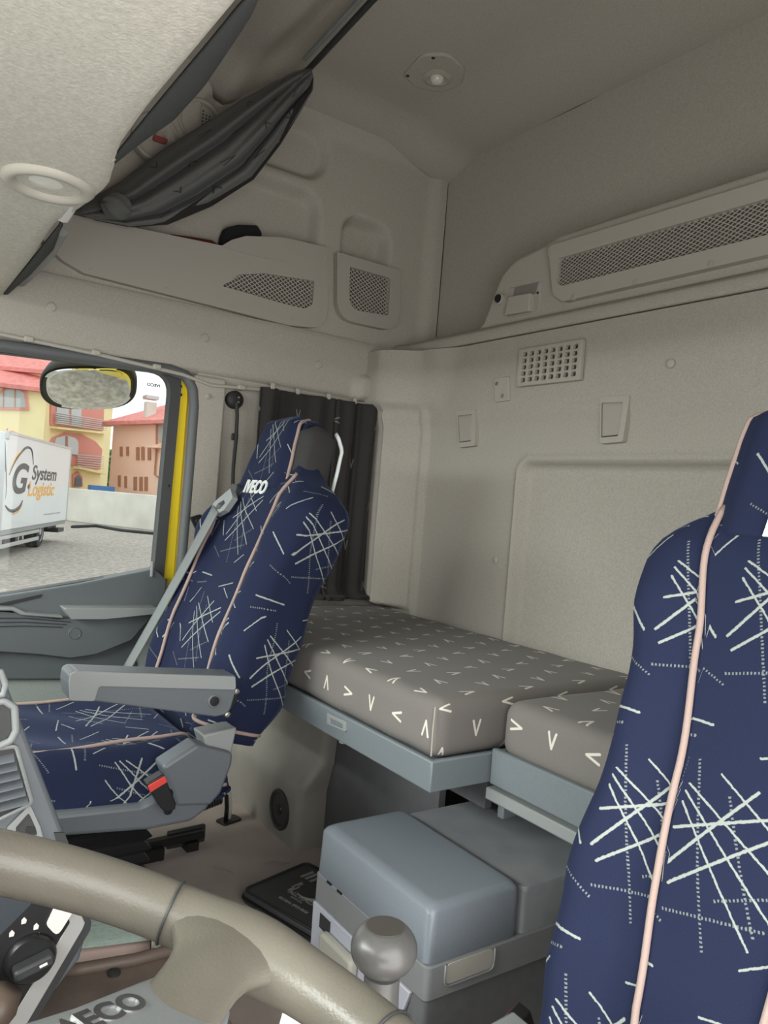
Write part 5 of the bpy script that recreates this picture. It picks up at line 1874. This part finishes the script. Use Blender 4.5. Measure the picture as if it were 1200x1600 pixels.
# gear lever
gc = wd(600, 1481, 0.63)
gk = thing('gear_lever', 'ball-topped grey gear lever with chrome nut in the foreground', 'gear lever', (gc.x, gc.y, 0.6))
ax = (Vector((gc.x - 0.002, gc.y - 0.004, 0.0)) - Vector((gc.x, gc.y, 1.0))).normalized()
gf = Frame(gc, Vector((1, 0, 0)), Vector((0, 1, 0)), Vector((0.06, 0.03, 1)))
RK = 0.0275
pr = []
for k in range(15):
    a = math.pi * (0.12 + 0.74 * k / 14)
    pr.append((RK * math.sin(a), 0.78 * RK * math.cos(a)))
pr = [(0.001, 0.0172), (0.0160, 0.0172), (0.0178, 0.0165)] + [q for q in pr if q[1] < 0.0150]
tail = [(0.0150, -0.0205), (0.0145, -0.030), (0.0150, -0.045), (0.0158, -0.052), (0.001, -0.052)]
MB().lathe(pr + tail, gf, 40).build('knob', M_KNOB, gk, smooth=60)
MB().lathe([(0.0155, 0.0165), (0.0155, 0.0177), (0.001, 0.0179)], gf, 32).build('knob_cap', mat('knob_cap_dark', (0.06, 0.055, 0.05), 0.35), gk)
MB().lathe([(0.0155, -0.052), (0.0165, -0.053), (0.0165, -0.058), (0.0135, -0.060)], gf, 24).build('chrome_ring', M_CHROME, gk)
MB().lathe([(0.0150, -0.058), (0.0165, -0.060), (0.0165, -0.073), (0.0150, -0.075)], gf, 6).build('hex_nut', M_CHROME, gk, smooth=0, bevel=0.001)
MB().lathe([(0.014, -0.075), (0.020, -0.08), (0.028, -0.10), (0.029, -0.13)], gf, 24).build('collar', M_STEEL, gk)
MB().tube([gf.p(0, 0, -0.10), gf.p(0.01, 0, -0.15), gf.p(0.07, -0.02, -0.20), gf.p(0.20, -0.03, -0.25), gf.p(0.27, -0.03, -0.33), Vector((gc.x + 0.26, gc.y - 0.03, ZF + 0.002))], [0.024, 0.024, 0.024, 0.026, 0.04, 0.05], 16).build('gaiter', M_RUBBER, gk, smooth=180)
o = wd(502, 1590, 0.60)
MB().tube([o + Vector((0, 0, -0.03)), o + Vector((0, 0, 0.003))], 0.0065, 12).build('release_bolt', M_CHROME, gk, bevel=0.001)
# white sheet tucked beside the gear lever
a, b, c, d = wd(447, 1562, 0.70), wd(488, 1600, 0.70), wd(470, 1630, 0.70), wd(430, 1625, 0.70)
o = MB().add([a, b, c, d], [(0, 1, 2, 3)]).build('paper_sheet', M_PAPER, solid=0.001, recalc=False)
tag(o, 'white paper corner between the steering wheel and the gear lever', 'paper')

# ================================================================== outside the window
ZG = -1.15
M_GRAVEL = mat('gravel', (0.24, 0.21, 0.18), 0.95, noise=0.3, nscale=9.0, bump=0.8, bscale=30, col2=(0.47, 0.43, 0.38))
g = MB().box((-60, -80, ZG - 0.3), (160, 120, ZG)).build('gravel_yard', M_GRAVEL, kind='structure')


def gpt(px, depth):
    p = wd(px, 760, depth)
    return Vector((p.x, p.y, ZG))


# --- kerb mirror over the door
fmx = Frame(wp(138, 602, 0, 1.44), (0, 1, 0), (0, 0, 1), (-1, 0, 0))
mc = fmx.O
nrm = Vector((-0.60, -0.20, -0.775)).normalized()
U_ = Vector((0, 0, 1)).cross(nrm).normalized()
V_ = nrm.cross(U_)
mir = thing('kerb_mirror', 'rounded black convex mirror hanging outside the top of the door window', 'mirror', mc)
Un = pxray(200, 605) - pxray(70, 600)
# outline through the photo's silhouette on the mirror plane
fmi = Frame(mc, U_, V_, nrm)
mo = []
for k in range(48):
    a_ = 2 * math.pi * k / 48
    c1, s1 = math.cos(a_), math.sin(a_)
    mo.append(fmi.uv(138 + 76 * abs(c1) ** 0.6 * (1 if c1 > 0 else -1), 600 + (38 if s1 > 0 else 31) * abs(s1) ** 0.75 * (1 if s1 > 0 else -1)))
mo2 = [(0.965 * a, 0.965 * b) for a, b in mo]
cx_ = sum(a for a, b in mo) / len(mo)
cy_ = sum(b for a, b in mo) / len(mo)
rgs = []
for sc_, n in [(0.75, -0.07), (0.93, -0.045), (1.0, -0.012), (1.0, 0.003), (0.98, 0.006), (0.93, 0.003)]:
    rgs.append([fmi.p(cx_ + (a - cx_) * sc_, cy_ + (b - cy_) * sc_, n) for a, b in mo])
MB().loft(rgs).build('mirror_shell', M_RUBBER, mir, smooth=60)
rgs = []
for k in range(9):
    s_ = 0.93 * (1 - k / 8) + 0.002
    rgs.append([fmi.p(cx_ + (a - cx_) * s_, cy_ + (b - cy_) * s_, 0.016 - 0.6 * (((a - cx_) * s_) ** 2 + ((b - cy_) * s_) ** 2)) for a, b in mo])
MB().loft(rgs).build('mirror_face', M_MIRROR, mir, smooth=180)
MB().tube([fmi.p(cx_, cy_ + 0.02, -0.05), fmi.p(cx_, cy_ + 0.10, -0.10), Vector((XR + 0.12, mc.y, 1.62)), Vector((XR + 0.06, mc.y, 1.66))], 0.02, 12).build('mirror_arm', M_RUBBER, mir, smooth=180)

# --- delivery lorry
M_TRUCKW = mat('white_paint', (0.70, 0.72, 0.73), 0.35, coat=0.3)
M_TYRE = mat('tyre', (0.03, 0.03, 0.03), 0.85)
M_ALU = mat('bare_aluminium', (0.55, 0.56, 0.56), 0.4, metal=0.6)
Lb, Rb = gpt(7, 20.2), gpt(107, 28.0)
ut = (Rb - Lb)
Lt = ut.length
ut.normalize()
nt3 = Vector((0, 0, 1)).cross(ut)
if nt3.dot(CAM - Lb) < 0:
    nt3 = -nt3
ft = Frame(Lb, ut, (0, 0, 1), nt3)
lorry = thing('delivery_lorry', 'white box lorry with a logo on its side, parked on the gravel outside', 'lorry', (Lb.x, Lb.y, ZG))
zb_, zt_ = 0.78, 3.40
BW = 2.45
MB().box((0, zb_, -BW), (Lt, zt_, 0), ft).build('cargo_box', M_TRUCKW, lorry, bevel=0.03)
MB().box((-0.05, zt_ - 0.20, -0.06), (0.14, zt_ + 0.03, 0.02), ft).build('corner_cap', M_ALU, lorry, bevel=0.02)
MB().box((Lt - 0.06, zb_, -0.05), (Lt + 0.02, zt_, 0.02), ft).build('corner_post', M_ALU, lorry)
MB().box((0, zt_ - 0.05, -0.05), (Lt, zt_ + 0.02, 0.02), ft).build('roof_rail', M_ALU, lorry)
MB().box((0, zb_ - 0.12, -BW), (Lt, zb_, -0.02), ft).build('sill_rail', M_GREYL, lorry)
MB().box((0.2, 0.45, -BW + 0.3), (Lt - 0.2, 0.66, -0.7), ft).build('chassis', M_DARK, lorry)
for z in (0.28, 0.52):
    MB().box((-1.2, z, -0.12), (Lt * 0.55, z + 0.11, -0.06), ft).build('side_guard', M_ALU, lorry, bevel=0.01)
for u in (0.5, 2.2):
    MB().box((u, 0.28, -0.2), (u + 0.07, 0.7, -0.12), ft).build('guard_post', M_ALU, lorry)
wu = ft.uv(69, 845)[0]
for (u, n) in [(wu, -0.28), (wu, -BW + 0.28)]:
    f = Frame(ft.p(u, 0.52, n), ft.U, ft.V, ft.N)
    w_ = MB().lathe([(0.20, -0.24), (0.49, -0.24), (0.52, -0.18), (0.52, 0.06), (0.49, 0.14), (0.32, 0.14)], f, 36).build('wheel', M_TYRE, lorry)
    MB().lathe([(0.32, -0.2), (0.32, 0.15), (0.28, 0.10), (0.16, 0.08), (0.11, 0.15), (0.01, 0.15)], f, 30).build('wheel_rim', M_ALU, w_)
MB().box((-2.9, 0.9, -BW + 0.1), (-0.35, 2.7, -0.1), ft).build('cab', M_TRUCKW, lorry, bevel=0.15, seg=3)
f = Frame(ft.p(-1.6, 0.44, -0.3), ft.U, ft.V, ft.N)
MB().lathe([(0.20, -0.14), (0.42, -0.14), (0.44, -0.08), (0.44, 0.06), (0.42, 0.12), (0.27, 0.12)], f, 36).build('wheel', M_TYRE, lorry)
MB().box((Lt - 0.7, 0.36, -1.0), (Lt + 0.25, 0.50, -0.1), ft).build('tail_lift', M_DARK, lorry)
MB().box((Lt - 1.4, 0.5, -0.9), (Lt - 0.1, 0.80, -0.3), ft).build('tool_box', M_DARK, lorry, bevel=0.02)
for u in (0.3, 1.7, 3.0):
    MB().box((u, 0.20, -0.9), (u + 0.6, 0.66, -0.35), ft).build('tank', M_DARK, lorry, bevel=0.05)
M_LOGO = mat('logo_charcoal', (0.06, 0.055, 0.05), 0.5)
M_LOGOO = mat('logo_orange', (0.85, 0.42, 0.06), 0.5)


def lorry_text(s, px, py, h_px, w_px, m, shear=0.15, bold=0.02):
    c = ft.uv(px, py)
    e0, e1 = ft.uv(px - w_px / 2, py), ft.uv(px + w_px / 2, py)
    a0, a1 = ft.uv(px, py - h_px / 2), ft.uv(px, py + h_px / 2)
    size = (a0[1] - a1[1]) / 0.72
    t = text_part(s, size, Frame(ft.p(c[0], c[1], 0.006), ft.U, ft.V, ft.N), 'logo_lettering', m, None, depth=0.002, bold=bold, shear=shear)
    us = [(v.co - ft.O).dot(ft.U) for v in t.data.vertices]
    k = (e1[0] - e0[0]) / (max(us) - min(us))
    for v in t.data.vertices:
        q = v.co - ft.O
        du = q.dot(ft.U) - c[0]
        v.co = v.co + ft.U * (du * (k - 1))
        v.co -= ORG[lorry.name_full]
    t.parent = lorry


lorry_text('G', 29, 750, 47, 25, M_LOGO, 0.25, 0.03)
lorry_text('.', 46, 750, 30, 4, M_LOGO, 0, 0.03)
lorry_text('System', 70, 741, 22, 38, M_LOGO, 0.2, 0.008)
lorry_text('Logistic', 65, 765, 22, 41, M_LOGOO, 0.2, 0.008)
lorry_text('www.gsystem-logistic', 82, 802, 3, 26, M_ALU, 0.0, 0.0)


def lorry_curve(pts, r, m):
    P = [Vector(ft.uv(*q)) for q in pts]
    dense = []
    for i in range(len(P) - 1):
        p0, p1, p2, p3 = P[max(i - 1, 0)], P[i], P[i + 1], P[min(i + 2, len(P) - 1)]
        for k in range(6):
            t = k / 6
            dense.append(0.5 * ((2 * p1) + (p2 - p0) * t + (2 * p0 - 5 * p1 + 4 * p2 - p3) * t * t + (3 * p1 - p0 - 3 * p2 + p3) * t ** 3))
    dense.append(P[-1])
    n = len(dense)
    MB().tube([ft.p(q.x, q.y, 0.0) for q in dense], [r * (0.35 + 0.65 * math.sin(math.pi * k / (n - 1))) for k in range(n)], 6, squash=1.0).build('logo_curve', m, lorry, smooth=180)


lorry_curve([(14, 742), (26, 716), (40, 700), (49, 703), (52, 726)], 0.035, M_LOGO)
lorry_curve([(15, 734), (25, 714), (36, 702)], 0.02, M_LOGOO)
lorry_curve([(8, 790), (14, 797), (22, 798), (30, 792), (35, 782)], 0.05, M_LOGO)
lorry_curve([(18, 804), (27, 800), (35, 788)], 0.02, M_LOGOO)
lorry_curve([(8, 690), (9, 730), (10, 760), (8, 780)], 0.015, M_LOGO)
# the front wall of the box (left of the near corner) carries the same sweep of lines
# --- concrete yard wall
M_CONC = mat('stained_concrete', (0.62, 0.60, 0.52), 0.9, noise=0.2, nscale=0.8, bump=0.3, bscale=12, col2=(0.78, 0.77, 0.70))
wl0, wl1 = gpt(-60, 46), gpt(420, 36)
uw = (wl1 - wl0)
lw = uw.length
uw.normalize()
nw = Vector((0, 0, 1)).cross(uw)
if nw.dot(CAM - wl0) < 0:
    nw = -nw
fw_ = Frame(wl0, uw, (0, 0, 1), nw)
v_top = fw_.uv(150, 766)[1]
o = MB().box((0, 0, -0.25), (lw, v_top, 0), fw_).build('concrete_wall', M_CONC, bevel=0.03)
tag(o, 'pale stained concrete yard wall between the lorry and the orange house', 'wall')
hs = MB().tube([gpt(118, 36) + Vector((0, 0, .05)), wp(150, 822, 2, ZG + 0.05), wp(190, 829, 2, ZG + 0.05), wp(240, 834, 2, ZG + 0.05), wp(300, 836, 2, ZG + 0.05)], 0.09, 8).build('pipe', M_RUBBER, smooth=180)
tag(hs, 'long black pipe lying on the gravel before the concrete wall', 'pipe')

# --- yellow house
M_YH = mat('yellow_render', (0.90, 0.80, 0.45), 0.9, noise=0.05, nscale=0.5)
M_RH = mat('red_render', (0.72, 0.30, 0.24), 0.9)
M_ROOF = mat('red_tiles', (0.76, 0.28, 0.25), 0.8, noise=0.15, nscale=3)
M_OH = mat('orange_render', (0.93, 0.64, 0.50), 0.9, noise=0.04, nscale=0.5)
M_WIN = mat('window_shade', (0.42, 0.44, 0.42), 0.3)
M_WFR = mat('window_frame_brown', (0.42, 0.20, 0.12), 0.6)
M_RAIL = mat('railing_grey', (0.55, 0.55, 0.55), 0.5)


def face_frame(pxl, dl, pxr, dr):
    a, b = gpt(pxl, dl), gpt(pxr, dr)
    u = (b - a)
    L = u.length
    u.normalize()
    n = Vector((0, 0, 1)).cross(u)
    if n.dot(CAM - a) < 0:
        n = -n
    return Frame(a, u, (0, 0, 1), n), L


yh = thing('apartment_house', 'yellow house with red roof and arched red balconies behind the lorry', 'house', gpt(80, 52))
f1, L1_ = face_frame(-90, 48, 62, 50)
v1_ = f1.uv(30, 603)[1]
MB().box((0, 0, -9), (L1_, v1_, 0), f1).build('wall', M_YH, yh)
f2_, L2_ = face_frame(62, 51, 167, 66)
v2_ = f2_.uv(120, 600)[1]
MB().box((0, 0, -8), (L2_, v2_, 0), f2_).build('wall', M_YH, yh)


def pquad(fr, pts, n0, n1, name, m, parent, r=0.0):
    P = [fr.uv(*q) for q in pts]
    return MB().prism(round_poly(P, r, 4) if r else P, fr, n0, n1).build(name, m, parent)


# roofs
def hip_roof(fr, L, vb, vt, D, ov, name, m, parent, inset=0.35):
    A = [fr.p(-ov, vb, ov), fr.p(L + ov, vb, ov), fr.p(L + ov, vb, -D - ov), fr.p(-ov, vb, -D - ov), fr.p(L * inset, vt, -D / 2), fr.p(L * (1 - inset), vt, -D / 2)]
    A2 = [p + Vector((0, 0, -0.25)) for p in A[:4]]
    return MB().add(A + A2, [(0, 1, 5, 4), (1, 2, 5), (2, 3, 4, 5), (3, 0, 4), (0, 6, 7, 1), (1, 7, 8, 2), (2, 8, 9, 3), (3, 9, 6, 0), (6, 9, 8, 7)]).build(name, m, parent, smooth=0)


hip_roof(f1, L1_, v1_, f1.uv(50, 556)[1] + 0.6, 9, 0.5, 'roof', M_ROOF, yh, 0.45)
hip_roof(f2_, L2_, v2_, v2_ + 2.6, 8, 0.5, 'roof', M_ROOF, yh, 0.3)
for (px, py) in [(4, 560), (18, 556), (40, 562)]:
    p = wd(px, py + 8, 53)
    MB().box((p.x - 0.4, p.y - 0.4, p.z - 2.0), (p.x + 0.4, p.y + 0.4, p.z + 0.6)).build('chimney', M_CONC, yh)
# arched windows of the left block
for pts in [[(-8, 640), (-8, 618), (8, 607), (28, 605), (42, 613), (46, 641)], [(-30, 700), (-30, 686), (-4, 675), (20, 673), (36, 682), (44, 700)]]:
    a = pquad(f1, pts, 0.02, 0.16, 'window_surround', M_RH, yh)
    cx = sum(q[0] for q in pts) / len(pts)
    cy = sum(q[1] for q in pts) / len(pts)
    pquad(f1, [(cx + (q[0] - cx) * 0.82, cy + (q[1] - cy) * 0.82) for q in pts], 0.10, 0.20, 'pane', M_WIN, a)
    for dx in (-12, 6):
        pquad(f1, [(cx + dx - 1, cy - 16), (cx + dx + 1, cy - 16), (cx + dx + 1, cy + 16), (cx + dx - 1, cy + 16)], 0.18, 0.24, 'mullion', M_WFR, a)
# balconies of the right block
for k, (pts, rl) in enumerate([([(78, 598), (161, 616), (160, 673), (77, 664)], (645, 673)), ([(74, 696), (80, 684), (100, 676), (125, 678), (148, 690), (158, 702), (155, 734), (112, 728), (74, 708)], (708, 732))]):
    bal = pquad(f2_, pts, 0.02, 0.10, 'balcony', M_RH, yh)
    if k == 0:
        pquad(f2_, [(85, 612), (104, 615), (104, 664), (85, 661)], 0.08, 0.16, 'door_pane', M_WIN, bal)
        pquad(f2_, [(108, 616), (124, 620), (124, 668), (108, 665)], 0.08, 0.16, 'door_pane', M_WIN, bal)
    else:
        pquad(f2_, [(80, 700), (84, 684), (100, 680), (114, 684), (119, 690), (119, 712), (80, 702)], 0.08, 0.16, 'door_pane', M_WIN, bal)
        pquad(f2_, [(99, 681), (102, 681), (102, 708), (99, 706)], 0.16, 0.2, 'mullion', M_WFR, bal)
    x0, x1 = (79, 160) if k == 0 else (114, 155)
    for j in range(6):
        t = j / 5
        yl = (644 + 16 * t) if k == 0 else (710 + 17 * t)
        yr = (657 + 15 * t) if k == 0 else (713 + 19 * t)
        a, b = f2_.uv(x0, yl), f2_.uv(x1, yr)
        MB().tube([f2_.p(*a, 0.35), f2_.p(*b, 0.35)], 0.035, 6).build('rail_bar', M_RAIL, bal)
    pquad(f2_, [(x0 - 1, 666 if k == 0 else 728), (x1 + 2, 675 if k == 0 else 737), (x1 + 2, 678 if k == 0 else 741), (x0 - 1, 669 if k == 0 else 732)], 0.0, 0.5, 'slab', M_YH, bal)
a = pquad(f2_, [(112, 760), (112, 740), (120, 737), (126, 745), (127, 760)], 0.02, 0.14, 'window_surround', M_RH, yh)
pquad(f2_, [(113, 760), (114, 746), (120, 742), (124, 748), (124, 760)], 0.10, 0.18, 'pane', M_DARK, a)

# --- orange house
oh = thing('orange_house', 'salmon house with red roof and rows of narrow windows behind the wall', 'house', gpt(215, 55))
f3, L3_ = face_frame(170, 58, 360, 47)
v3_ = f3.uv(215, 659)[1]
MB().box((0, 0, -10), (L3_, v3_, 0), f3).build('wall', M_OH, oh)
hip_roof(f3, L3_, v3_, v3_ + 2.9, 10, 0.6, 'roof', M_ROOF, oh, 0.35)
pquad(f3, [(168, 662), (300, 652), (300, 657), (168, 667)], 0.0, 0.5, 'eave', mat('cream_eave', (0.75, 0.62, 0.5), 0.8), oh)
p = wd(235, 632, 55)
c_ = MB().box((p.x - 0.35, p.y - 0.35, p.z - 1.5), (p.x + 0.35, p.y + 0.35, p.z + 0.15)).build('chimney', M_CONC, oh)
MB().box((p.x - 0.45, p.y - 0.45, p.z + 0.35), (p.x + 0.45, p.y + 0.45, p.z + 0.6)).build('chimney_cap', M_ALU, c_)
for (x, y0, y1) in [(190, 698, 713), (200, 698, 712), (216, 699, 719), (224, 698, 719), (234, 698, 719), (187, 743, 760), (197, 744, 762), (212, 745, 766), (221, 745, 767), (229, 745, 767)]:
    w = 2.4 if x > 205 else 1.8
    pquad(f3, [(x - w, y0), (x + w, y0 - 0.2), (x + w, y1), (x - w, y1)], 0.0, 0.06, 'window', M_WFR, oh)
MB().tube([f3.p(*f3.uv(*q), 0.12) for q in [(243, 660), (247, 664), (247, 700), (244, 742), (250, 746)]], 0.06, 6).build('drainpipe', M_WFR, oh)
pquad(f3, [(240, 698), (262, 696), (262, 701), (240, 701)], 0.0, 0.7, 'ledge', M_OH, oh)
pquad(f3, [(250, 660), (262, 659), (262, 690), (250, 691)], 0.0, 0.1, 'window', M_WIN, oh)
# --- greenery and container between the houses
rnd = random.Random(4)
mb = MB()
bc = wd(163, 738, 82)
for k in range(700):
    a, b, r = rnd.uniform(0, 6.28), rnd.uniform(-1, 1), rnd.uniform(0.4, 1.0)
    p = bc + Vector((1.5 * r * math.cos(a) * math.sqrt(1 - b * b), 1.5 * r * math.sin(a) * math.sqrt(1 - b * b), 2.6 * r * b))
    s = rnd.uniform(0.2, 0.4)
    t = Vector((rnd.uniform(-1, 1), rnd.uniform(-1, 1), rnd.uniform(-1, 1))).normalized()
    u = t.orthogonal().normalized()
    mb.add([p - t * s, p + u * s * .6, p + t * s, p - u * s * .6], [(0, 1, 2, 3)])
tree = thing('garden_tree', 'green leafy tree in the gap between the two houses', 'tree', (bc.x, bc.y, ZG))
mb.build('foliage', mat('leaves', (0.10, 0.22, 0.07), 0.7, noise=0.3, nscale=2), tree, recalc=False, smooth=0)
MB().tube([Vector((bc.x, bc.y, ZG)), bc], [0.15, 0.08], 8).build('trunk', M_WFR, tree)
p = wd(161, 757, 54)
o = MB().box((p.x - 0.5, p.y - 0.9, ZG), (p.x + 0.5, p.y + 0.7, p.z - 0.1)).build('container', mat('blue_paint', (0.08, 0.22, 0.50), 0.5), bevel=0.03)
tag(o, 'blue container just showing over the concrete wall', 'container')
